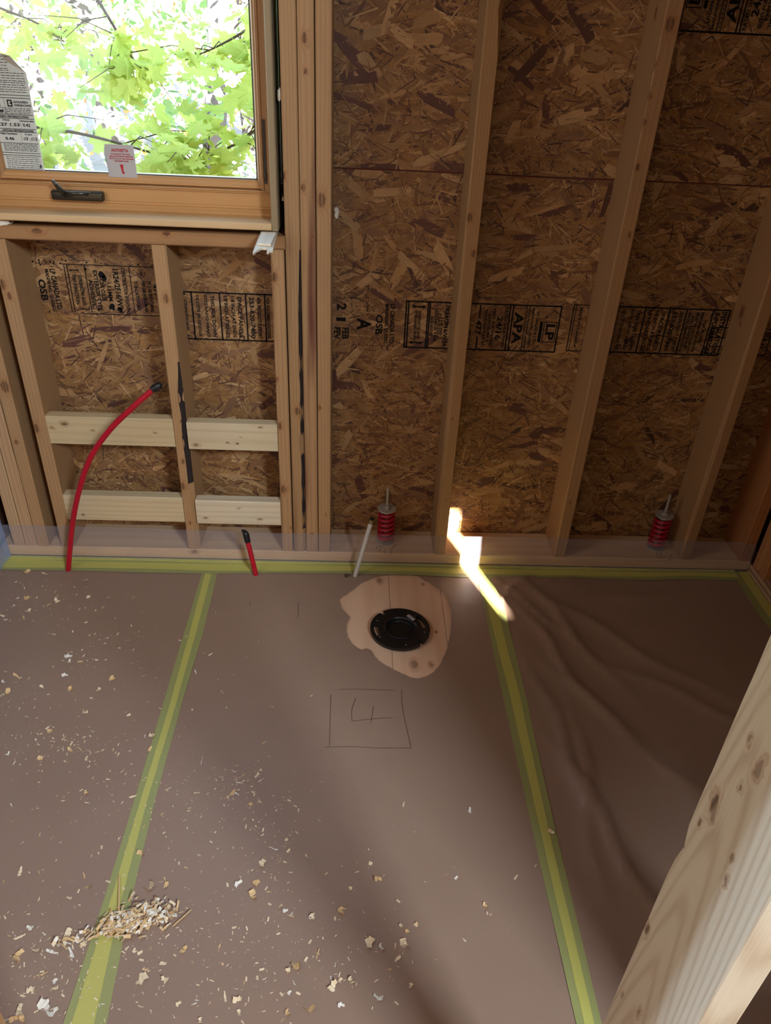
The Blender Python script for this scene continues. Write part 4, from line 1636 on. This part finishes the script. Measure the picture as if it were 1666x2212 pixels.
# ================================================================== FOAM, SHIMS
def blob(name, c, r, label, sc=(1, 1, 1)):
    bm = bmesh.new()
    bmesh.ops.create_icosphere(bm, subdivisions=3, radius=1)
    for v in bm.verts:
        k = 1+.45*noise.noise(v.co*1.7+Vector(c)*30)+.2*noise.noise(v.co*4+Vector(c)*10)
        v.co = Vector((v.co.x*sc[0], v.co.y*sc[1], v.co.z*sc[2]))*r*k+Vector(c)
    vs = [v.co.copy() for v in bm.verts]
    fs = [[v.index for v in f.verts] for f in bm.faces]
    bm.free()
    return tag(mesh(name, vs, fs, M_FOAM, smooth=True), label, 'foam')


blob('spray_foam', onY(727, 460, .05), .014, 'ragged dab of white foam on the right side of the king stud', (.55, 1.3, 1.0))
blob('spray_foam', onY(603.5, 205, .012), .0085, 'small dab of white foam beside the upper right of the window', (.6, .8, 1.6))
blob('spray_foam', onY(8, 479, .02), .016, 'lumpy white foam squeezed out at the left end of the sill', (1.3, 1, .55))
blob('spray_foam', onY(612, 430, .03), .006, 'tiny dab of foam in the gap beside the lower window jamb', (.6, 1, 1))
MSH = wood('shim_wood', (226, 214, 190), (200, 180, 146), 'y', freq=300, ringmix=.25)


def wedge(name, pxs, zt, th, label):
    P_ = [onZ(x, y, zt) for x, y in pxs]
    n = len(P_)
    vs = P_+[p-Vector((0, 0, th)) for p in P_]
    o = fixn(mesh(name, vs, [tuple(range(n)), tuple(range(2*n-1, n-1, -1))]+[(i, (i+1) % n, n+(i+1) % n, n+i) for i in range(n)], MSH))
    return tag(o, label, 'shim', 'shims under the window corner')


wedge('wood_shim', [(565, 500), (597, 501), (585, 527), (556, 525)], ZS+.0125, .0055, 'pale snapped wood shim on top under the right window corner')
wedge('wood_shim', [(563, 500), (600, 500), (589, 541), (583, 542), (580, 545), (576, 544), (579, 536), (565, 535), (556, 540), (547, 547), (546, 545)], ZS+.0062, .0050, 'lower wood shim with splintered ends under the window corner')

# ================================================================== SHAVINGS
M_CH = [simple('shaving_pale', (226, 204, 168), .7, noise_amt=.15, noise_scale=120), simple('shaving_tan', (214, 178, 126), .7, noise_amt=.15, noise_scale=120), simple('shaving_white', (228, 220, 204), .7)]


def chip_mesh(L_, w_, curl, mat, jag):
    n = 7
    vs, fs = [], []
    for i in range(n+1):
        t = i/n
        a = (t-.5)*curl
        x = (math.sin(a)/curl if abs(curl) > 1e-3 else (t-.5))*L_
        z = ((1-math.cos(a))/abs(curl) if abs(curl) > 1e-3 else 0)*L_
        ww = w_*(.55+.45*math.sin(pi*min(1, t*1.15+.1)))*random.uniform(.75, 1.1)
        dy = jag*random.uniform(-1, 1)*w_
        vs += [Vector((x, -ww/2+dy, z+.0004)), Vector((x+random.uniform(-.1, .1)*w_, ww/2+dy, z+.0004+random.uniform(0, .35)*w_))]
    for i in range(n):
        fs.append((2*i, 2*i+2, 2*i+3, 2*i+1))
    me = bpy.data.meshes.new('wood_shaving')
    zmin = min(v.z for v in vs)
    me.from_pydata([v-Vector((0, 0, zmin-.0003)) for v in vs], [], fs)
    me.materials.append(mat)
    return me


CH_SMALL = [chip_mesh(1, random.uniform(.16, .34), random.uniform(.2, 1.2), M_CH[k % 3], .12) for k in range(8)]
CH_BIG = [chip_mesh(1, random.uniform(.45, .85), random.uniform(.8, 2.8), M_CH[k % 3], .2) for k in range(8)]
CH_LONG = [chip_mesh(1, random.uniform(.06, .10), random.uniform(.05, .35), M_CH[k % 3], .3) for k in range(4)]


def floor_z(x, y):
    z = zz(x, y)
    for cx, hw in ((-.457, .04), (.452, .04)):
        if abs(x-cx) < hw:
            z = max(z, ztape(cx)(x, y)+.0014)
    if y > -.05:
        z = max(z, zw(x, y)+.0026)
    return z


NCH = [0]


def chip(x, y, size_px, kind=None):
    p = onZ(x, y, .005)
    if p.y < -1.5 or p.y > -.012 or p.x < -1.13:
        return
    L_ = size_px*(p-CAM).length/F*1.15
    ms = kind or (CH_BIG if size_px >= 9 and random.random() < .72 else CH_SMALL)
    me = random.choice(ms)
    o = bpy.data.objects.new('wood_shaving', me)
    COL.objects.link(o)
    o.location = (p.x, p.y, floor_z(p.x, p.y))
    o.scale = (L_, L_, L_*random.uniform(.6, 1.0))
    o.rotation_euler = (random.gauss(0, .18), random.gauss(0, .12), random.uniform(0, 2*pi))
    ci = M_CH.index(me.materials[0])
    tone = ('pale', 'tan', 'whitish')[ci]
    form = 'broad curled shaving' if me in CH_BIG else 'long thin shaving' if me in CH_LONG else 'narrow sliver'
    if abs(p.x+.455) < .05:
        where = 'on the left tape'
    elif abs(p.x-.452) < .04:
        where = 'on the right tape'
    elif p.x < -.5:
        where = 'on the left paper sheet near the red pipe' if p.y > -.45 else 'on the left paper sheet halfway down' if p.y > -.85 else 'on the left paper sheet near the heap'
    elif p.x < .45:
        where = ('on the middle paper above the pencil square' if p.y > -.55 else 'on the middle paper beside the left tape' if p.y > -1.0 and p.x < -.2 else 'on the middle paper below the pencil square' if p.y > -1.0 else 'on the middle paper right of the heap' if p.x < -.1 else 'on the middle paper near the doorway')
    else:
        where = 'on the wrinkled right paper sheet'
    tag(o, '%s %s of wood lying %s' % (tone, form, where), 'wood shaving', 'wood shavings scattered on the floor')
    NCH[0] += 1


A1 = [(205, 320, 14), (430, 85, 10), (315, 268, 10), (350, 275, 14), (405, 275, 18), (450, 285, 10), (485, 285, 10), (590, 300, 10), (760, 205, 16), (748, 275, 14), (40, 295, 12), (70, 340, 9), (565, 275, 8), (640, 105, 8), (240, 182, 9), (850, 120, 6), (1130, 62, 6), (1320, 240, 10), (1383, 245, 10), (1170, 385, 18), (1215, 405, 12), (1195, 440, 14), (1300, 430, 10), (1155, 495, 24), (1185, 495, 12), (1250, 548, 12), (985, 490, 12), (1110, 480, 6), (865, 560, 6), (1225, 620, 8), (1230, 660, 10), (1110, 615, 8), (1045, 415, 6), (665, 510, 14), (430, 490, 12), (435, 540, 10), (315, 530, 10), (835, 475, 6), (720, 660, 10), (100, 885, 18), (145, 885, 10), (195, 888, 8), (420, 905, 14), (440, 960, 12), (345, 1015, 12), (540, 935, 12), (300, 740, 9), (110, 740, 8), (705, 795, 16), (750, 965, 24), (825, 925, 12), (830, 955, 14), (805, 935, 10), (1065, 810, 10), (1370, 770, 20), (1310, 845, 20), (1395, 835, 8), (1445, 778, 8), (1530, 803, 8), (1190, 945, 18), (1280, 945, 18), (1265, 1005, 22), (1345, 985, 10), (1160, 980, 8), (1375, 920, 10), (1400, 1060, 14), (1425, 1080, 12), (1452, 1105, 14), (1560, 1110, 14), (1335, 1210, 8), (100, 1210, 20), (150, 1165, 14), (45, 1205, 10), (90, 1305, 22), (180, 1275, 16), (260, 1285, 24), (340, 1200, 26), (400, 1225, 24), (355, 1290, 24), (410, 1250, 16), (220, 1195, 10), (205, 1400, 24), (270, 1435, 16), (335, 1435, 10), (150, 1475, 18), (115, 1505, 12), (275, 1465, 14), (225, 1555, 28), (260, 1590, 26), (100, 1580, 26), (70, 1620, 16), (110, 1620, 14), (30, 1625, 12), (710, 1420, 26), (730, 1375, 14), (825, 1425, 16), (815, 1345, 14), (910, 1330, 10), (920, 1275, 16), (700, 1290, 12), (960, 1335, 8), (1040, 1360, 8), (1095, 1265, 14), (1115, 1350, 10), (1135, 1355, 8), (1060, 1430, 10), (1220, 1440, 8), (1125, 1510, 20), (1185, 1525, 20), (1180, 1470, 10), (890, 1545, 12), (970, 1545, 10), (870, 1610, 8), (705, 1560, 12), (755, 1585, 8), (1000, 1630, 12), (1195, 1590, 12), (1215, 1640, 10), (1440, 1590, 16), (1545, 1575, 20), (1445, 1495, 14), (1470, 1440, 10), (1440, 1385, 14), (1480, 1355, 22), (1530, 1325, 12), (1590, 1295, 12), (610, 1415, 10)]
A2 = [(755, 243, 12), (1155, 278, 12), (555, 600, 10), (600, 690, 14), (635, 672, 8), (375, 885, 18), (205, 920, 14), (75, 905, 14), (435, 750, 10), (1010, 662, 10), (1070, 683, 10), (1430, 678, 12), (1245, 850, 12), (1270, 900, 12), (1547, 610, 8), (760, 1085, 22), (550, 1075, 22), (570, 1045, 10), (622, 1100, 16), (720, 1168, 14), (240, 1140, 16), (380, 1445, 12), (605, 1400, 18), (440, 1300, 14), (330, 1335, 20), (320, 1290, 10), (375, 1297, 10), (1120, 1055, 8), (1640, 408, 14), (775, 1005, 9), (835, 968, 9), (740, 970, 9), (705, 1095, 10), (670, 1232, 8), (800, 1328, 10), (175, 550, 8), (65, 520, 9), (50, 455, 9), (515, 885, 7), (345, 1205, 8)]
A3 = [(120, 205, 10), (175, 130, 8), (195, 205, 14), (410, 225, 14), (340, 255, 14), (90, 262, 10), (205, 297, 12), (170, 345, 12), (490, 360, 8), (640, 200, 12), (780, 198, 8), (610, 75, 12), (190, 18, 14), (320, 28, 12), (15, 330, 12), (40, 360, 10), (65, 370, 10), (395, 160, 10), (120, 768, 18), (35, 810, 16), (55, 885, 14), (15, 905, 12), (300, 845, 10), (465, 762, 12), (505, 600, 12), (490, 625, 14), (500, 662, 10), (580, 665, 10), (810, 785, 14), (705, 868, 12), (660, 925, 8), (515, 860, 14), (615, 1025, 10), (355, 1163, 12), (665, 1163, 8), (930, 1053, 10), (740, 270, 8), (955, 580, 8), (1030, 765, 9), (1010, 710, 10), (1340, 485, 8), (1410, 745, 12), (1600, 880, 10), (1555, 305, 8), (1515, 610, 9)]
for x, y, s in A1:
    chip(x/2.314, 1500+y/2.314, s*.86)
for x, y, s in A2:
    chip(600+x/2.777, 1650+y/2.777, s*1.0)
for x, y, s in A3:
    chip(x/3.332, 1230+y/3.332, s*.95)
chip(436, 1642, 19, CH_LONG)
chip(558, 1670, 22, [CH_SMALL[0]])
for k in range(292-NCH[0]):
    x = abs(random.gauss(0, 1))*330
    chip(x, random.uniform(1500, 2205), random.uniform(4, 8), CH_SMALL)

# fine dust of shavings, too many to count
CL = [(160, 1420, 50, 30, 60), (150, 1305, 60, 25, 60), (60, 1290, 60, 40, 90), (30, 1500, 40, 30, 60), (120, 1600, 70, 30, 120), (230, 1700, 120, 50, 120), (170, 1620, 60, 20, 80), (520, 1700, 30, 30, 110), (560, 1740, 70, 50, 80), (590, 1830, 25, 40, 60), (300, 2010, 150, 60, 160), (90, 2100, 90, 70, 160), (420, 1760, 50, 80, 80), (640, 2050, 90, 90, 120), (300, 2120, 160, 70, 120), (800, 2000, 120, 120, 50), (240, 1380, 40, 20, 50), (300, 1450, 120, 60, 70), (560, 1980, 140, 120, 120), (270, 1800, 130, 120, 120)]
db = MB()
for cx, cy, sx, sy, n in CL:
    for k in range(n):
        x, y = random.gauss(cx, sx), random.gauss(cy, sy)
        p = onZ(x, y, .004)
        if p.x < -1.13 or p.y > -.02 or p.y < -1.5:
            continue
        L_ = random.expovariate(1/.0022)+.0008
        L_ = min(L_, .009)
        w_ = L_*random.uniform(.2, .5)
        q = random.uniform(0, 2*pi)
        z = floor_z(p.x, p.y)+.0004
        u = Vector((math.cos(q), math.sin(q), random.uniform(-.1, .25)))*L_/2
        v = Vector((-math.sin(q), math.cos(q), random.uniform(0, .3)))*w_/2
        c = Vector((p.x, p.y, z+abs(u.z)+.0002))
        db.add([c-u-v, c+u-v, c+u+v, c-u+v], [(0, 1, 2, 3)])
tag(db.build('sawdust', M_CH[0], fix=False), 'fine pale sawdust and tiny slivers sprinkled over the left floor', 'sawdust', kind='stuff')
# swept heap across the left tape
hb = MB()
spine = [(118, 2040, 6), (150, 2030, 10), (175, 2015, 12), (205, 2020, 10), (225, 2005, 12), (255, 2000, 18), (275, 1995, 20), (300, 1985, 20), (330, 1975, 18), (360, 1970, 14), (375, 1968, 8)]
for k in range(560):
    t = random.random()*(len(spine)-1)
    while random.random() > (.12 if t < 4 else .3 if t > 8.6 else 1.0):
        t = random.random()*(len(spine)-1)
    i = min(int(t), len(spine)-2)
    f = t-i
    x, y, r = [spine[i][j]+(spine[i+1][j]-spine[i][j])*f for j in range(3)]
    x += random.gauss(0, r*.7)
    y += random.gauss(0, r*.8)
    p = onZ(x, y, .006)
    L_ = random.uniform(.004, .019)
    w_ = L_*random.uniform(.12, .42)
    q = random.gauss(.5, .9)
    z = floor_z(p.x, p.y)+random.uniform(.001, .010)*min(1, r/14)
    u = Vector((math.cos(q), math.sin(q), random.gauss(0, .35)))*L_/2
    v = Vector((-math.sin(q), math.cos(q), random.gauss(0, .6)))*w_/2
    c = Vector((p.x, p.y, max(z, floor_z(p.x, p.y)+.0006+abs(u.z)+abs(v.z))))
    b_ = Vector((0, 0, w_*.35))
    hb.add([c-u-v, c+b_-v, c+u-v, c+u+v, c+b_+v, c-u+v], [(0, 1, 4, 5), (1, 2, 3, 4)])
hp = hb.build('shavings_heap', M_CH[1], fix=False)
hp.data.materials.append(M_CH[0])
hp.data.materials.append(M_CH[2])
for p in hp.data.polygons:
    p.material_index = random.choice((0, 0, 1, 2))
tag(hp, 'low swept heap of tan shavings lying across the left tape', 'shavings', kind='stuff')


def splinter(pts, w_, th, label):
    b = MB()
    P_ = [Vector(p) for p in pts]
    for a, c in zip(P_, P_[1:]):
        t = (c-a).normalized()
        s = t.cross(Vector((0, 0, 1)))
        s = (s if s.length > .1 else Vector((1, 0, 0))).normalized()*w_/2
        n_ = s.cross(t).normalized()*th/2
        b.add([a-s-n_, a+s-n_, a+s+n_, a-s+n_, c-s*.8-n_, c+s*.8-n_, c+s*.8+n_, c-s*.8+n_], [(0, 1, 2, 3), (7, 6, 5, 4), (0, 4, 5, 1), (1, 5, 6, 2), (2, 6, 7, 3), (3, 7, 4, 0)])
    return tag(b.build('wood_splinter', M_CH[1]), label, 'splinter', 'long splinters at the heap')


a = onZ(282, 1994, .008)
b = onZ(257, 1966, .012)
c = onZ(258, 1892, .008)
splinter([a, b, c], .0030, .0020, 'bent tan splinter leaning out of the heap along the left tape')
splinter([onZ(373, 2001, .0065), onZ(413, 1965, .0085)], .0024, .0016, 'straight thin splinter lying right of the heap end')
splinter([onZ(246, 2023, .014), onZ(302, 1983, .016)], .0036, .0016, 'pale flat splinter lying across the middle of the heap')

# ================================================================== OUTDOORS
def leaf_mat(name, c1, c2, trans, k=1.0):
    m, n, L, p = newmat(name)
    oi = n.new('ShaderNodeObjectInfo')
    g = n.new('ShaderNodeNewGeometry')
    t = n.new('ShaderNodeTexNoise')
    t.inputs['Scale'].default_value = 6
    L.new(g.outputs['Position'], t.inputs['Vector'])
    f = M(n, L, 'ADD', M(n, L, 'MULTIPLY', oi.outputs['Random'], .6), M(n, L, 'MULTIPLY', t.outputs[0], .5), True)
    c = mixc(n, L, f, rgba(c1), rgba(c2))
    d = n.new('ShaderNodeBsdfDiffuse')
    tl_ = n.new('ShaderNodeBsdfTranslucent')
    L.new(c, d.inputs[0])
    L.new(c, tl_.inputs[0])
    x = n.new('ShaderNodeMixShader')
    x.inputs[0].default_value = trans
    L.new(d.outputs[0], x.inputs[1])
    L.new(tl_.outputs[0], x.inputs[2])
    L.new(x.outputs[0], n['Material Output'].inputs[0])
    n.remove(p)
    return m


ML1 = leaf_mat('maple_leaf_near', (180, 202, 108), (216, 220, 120), .5)
ML2 = leaf_mat('far_leaves', (70, 110, 84), (150, 170, 100), .45)
ML3 = leaf_mat('far_rust_leaves', (140, 92, 66), (160, 140, 84), .4)
MBARK = simple('bark', (62, 60, 66), .9, noise_amt=.4, noise_scale=30, bump=.6)
MTWIG = simple('twig_bark', (92, 74, 60), .8)
HALF = [(0, 1.0), (.07, .80), (.17, .74), (.12, .56), (.22, .50), (.40, .66), (.42, .56), (.58, .56), (.50, .42), (.60, .32), (.40, .26), (.30, .14), (.46, -.02), (.30, -.04), (.16, -.08), (.04, .0)]
LEAF = HALF+[(-x, y) for x, y in HALF[::-1][0:-1]]


def leaf_mesh(mat, fold, droop, jit):
    vs = [Vector((0, .18, .02))]
    for x, y in LEAF:
        x *= 1+random.uniform(-jit, jit)
        y *= 1+random.uniform(-jit, jit)
        vs.append(Vector((x, y, -abs(x)*fold-max(0, y)**2*droop+random.uniform(-.02, .02))))
    n = len(LEAF)
    fs = [(0, 1+i, 1+(i+1) % n) for i in range(n)]
    k = len(vs)
    vs += [Vector((-.012, .0, 0)), Vector((.012, 0, 0)), Vector((.012, -.55, .10)), Vector((-.012, -.55, .10))]
    fs.append((k, k+1, k+2, k+3))
    me = bpy.data.meshes.new('leaf')
    me.from_pydata(vs, [], fs)
    me.materials.append(mat)
    return me


LEAVES = [leaf_mesh(ML1, random.uniform(.05, .45), random.uniform(.05, .4), .12) for k in range(7)]


def branch(label, path, nleaf, spread, size):
    """path in world points; leaves hang in sprays around it"""
    pts = catmull(path, 8)
    root = empty('maple_branch', pts[0], label, 'branch', 'maple branches outside the window')
    rs = [.010*(1-.8*i/len(pts)) for i in range(len(pts))]
    mbr = MB().tube(pts, rs, 7)
    spots = []
    for k in range(nleaf//7+3):
        b = pts[random.randrange(len(pts)//6, len(pts))]
        e = b+Vector((random.gauss(0, spread), random.gauss(0, spread*.8), random.gauss(-.03, spread*.55)))
        mbr.tube([b, b.lerp(e, .5)+Vector((0, 0, .03)), e], [.003, .0022, .0012], 5)
        spots.append(e)
        spots.append(b.lerp(e, .6))
    mbr.build('branch_wood', MTWIG, root, smooth=True)
    for k in range(nleaf):
        s = random.choice(spots)+Vector((random.gauss(0, .07), random.gauss(0, .07), random.gauss(0, .05)))
        o = bpy.data.objects.new('leaf', random.choice(LEAVES))
        COL.objects.link(o)
        o.parent = root
        o.location = s-WL[root]
        sz = size*random.uniform(.7, 1.2)
        o.scale = (sz, sz, sz)
        o.rotation_euler = (random.gauss(-2.3, .5), random.gauss(0, .35), random.uniform(-1.3, 1.3)+pi)
    return root


def wp(x, y, Y):
    return onY(x, y, Y)


branch('low near maple branch with many large leaves across the lower pane', [wp(-260, 160, 1.6), wp(-40, 250, 1.5), wp(180, 290, 1.4), wp(330, 330, 1.35), wp(440, 350, 1.4)], 150, .17, .105)
branch('right hand maple spray with bright leaves beside the window jamb', [wp(760, 60, 1.6), wp(640, 200, 1.6), wp(540, 290, 1.5), wp(470, 330, 1.5), wp(420, 345, 1.5)], 95, .15, .100)
branch('upper right maple spray hanging into the pane', [wp(780, -120, 2.0), wp(640, -10, 2.0), wp(540, 60, 1.9), wp(470, 100, 1.9), wp(400, 130, 1.9)], 75, .15, .100)
branch('middle maple spray hanging below the white sky', [wp(120, -160, 2.3), wp(200, -20, 2.2), wp(260, 80, 2.1), wp(290, 130, 2.1), wp(330, 170, 2.1)], 80, .16, .100)
branch('upper left maple spray with smaller leaves', [wp(-200, -80, 2.8), wp(-40, 0, 2.8), wp(80, 50, 2.7), wp(140, 90, 2.7)], 60, .2, .085)


def tree(x, y, h, r, label, nl, crown, mat, zc):
    root = empty('tree', (x, y, -1.2), label, 'tree', 'trees behind the house')
    pts = [Vector((x+.15*math.sin(k*1.3+x), y+.1*math.cos(k*1.7), -1.2+(h+1.2)*k/8)) for k in range(9)]
    t = MB().tube(pts, [r*(1-.07*k) for k in range(9)], 12)
    for k in range(9):
        b = pts[random.randrange(2, 8)]
        e = b+Vector((random.gauss(0, 1.3), random.gauss(0, .8), random.uniform(.2, 1.6)))
        t.tube([b, b.lerp(e, .5)+Vector((0, 0, -.1)), e], [r*.28, r*.2, r*.08], 6)
    t.build('trunk', MBARK, root, smooth=True)
    f = MB()
    for k in range(nl):
        c = Vector((x+random.gauss(0, crown), y+random.gauss(0, crown*.7), zc+random.gauss(0, crown*.8)))
        if c.z < -1.1:
            continue
        s = random.uniform(.05, .11)
        R_ = Quaternion((random.gauss(0, 1), random.gauss(0, 1), random.gauss(0, 1), random.gauss(0, 1))).normalized()
        f.add([c+R_ @ Vector((a*s, b*s, 0)) for a, b in ((0, 1), (.5, .4), (.45, -.5), (0, -.9), (-.45, -.5), (-.5, .4))], [(0, 1, 2, 3, 4, 5)])
    o = f.build('foliage', mat, root, fix=False)
    o['kind'] = 'stuff'


tree(-1.9, 9.0, 9, .16, 'grey trunked tree seen near the middle of the pane', 1500, 1.6, ML2, 2.0)
tree(-3.9, 11.0, 10, .17, 'pale leaved tree behind the left half of the pane', 1800, 1.9, ML2, 2.6)
tree(-.6, 13.0, 10, .14, 'tree with thin white stem toward the right jamb', 1500, 1.9, ML2, 1.6)
tree(-6.6, 15.0, 12, .2, 'far green tree at the left edge of the pane', 2000, 2.4, ML2, 2.4)
tree(-2.8, 19.0, 12, .18, 'far rust tinted tree deep in the wood', 2000, 2.6, ML3, 1.5)
tree(1.2, 18.0, 12, .18, 'far dark tree mostly hidden by the right jamb', 1800, 2.4, ML2, 2.0)
gr = []
for i in range(31):
    for j in range(31):
        x, y = -30+2*i, .3+1.6*j
        gr.append((x, y, -1.2-.25*noise.noise(Vector((x*.2, y*.2, 0)))+max(0, (y-14))*.03))
tag(mesh('ground', gr, [(i*31+j, i*31+j+31, i*31+j+32, i*31+j+1) for i in range(30) for j in range(30)], simple('leaf_litter', (96, 92, 88), .95, noise_amt=.5, noise_scale=6)), 'leaf littered forest floor outside the window', 'ground', kind='structure')
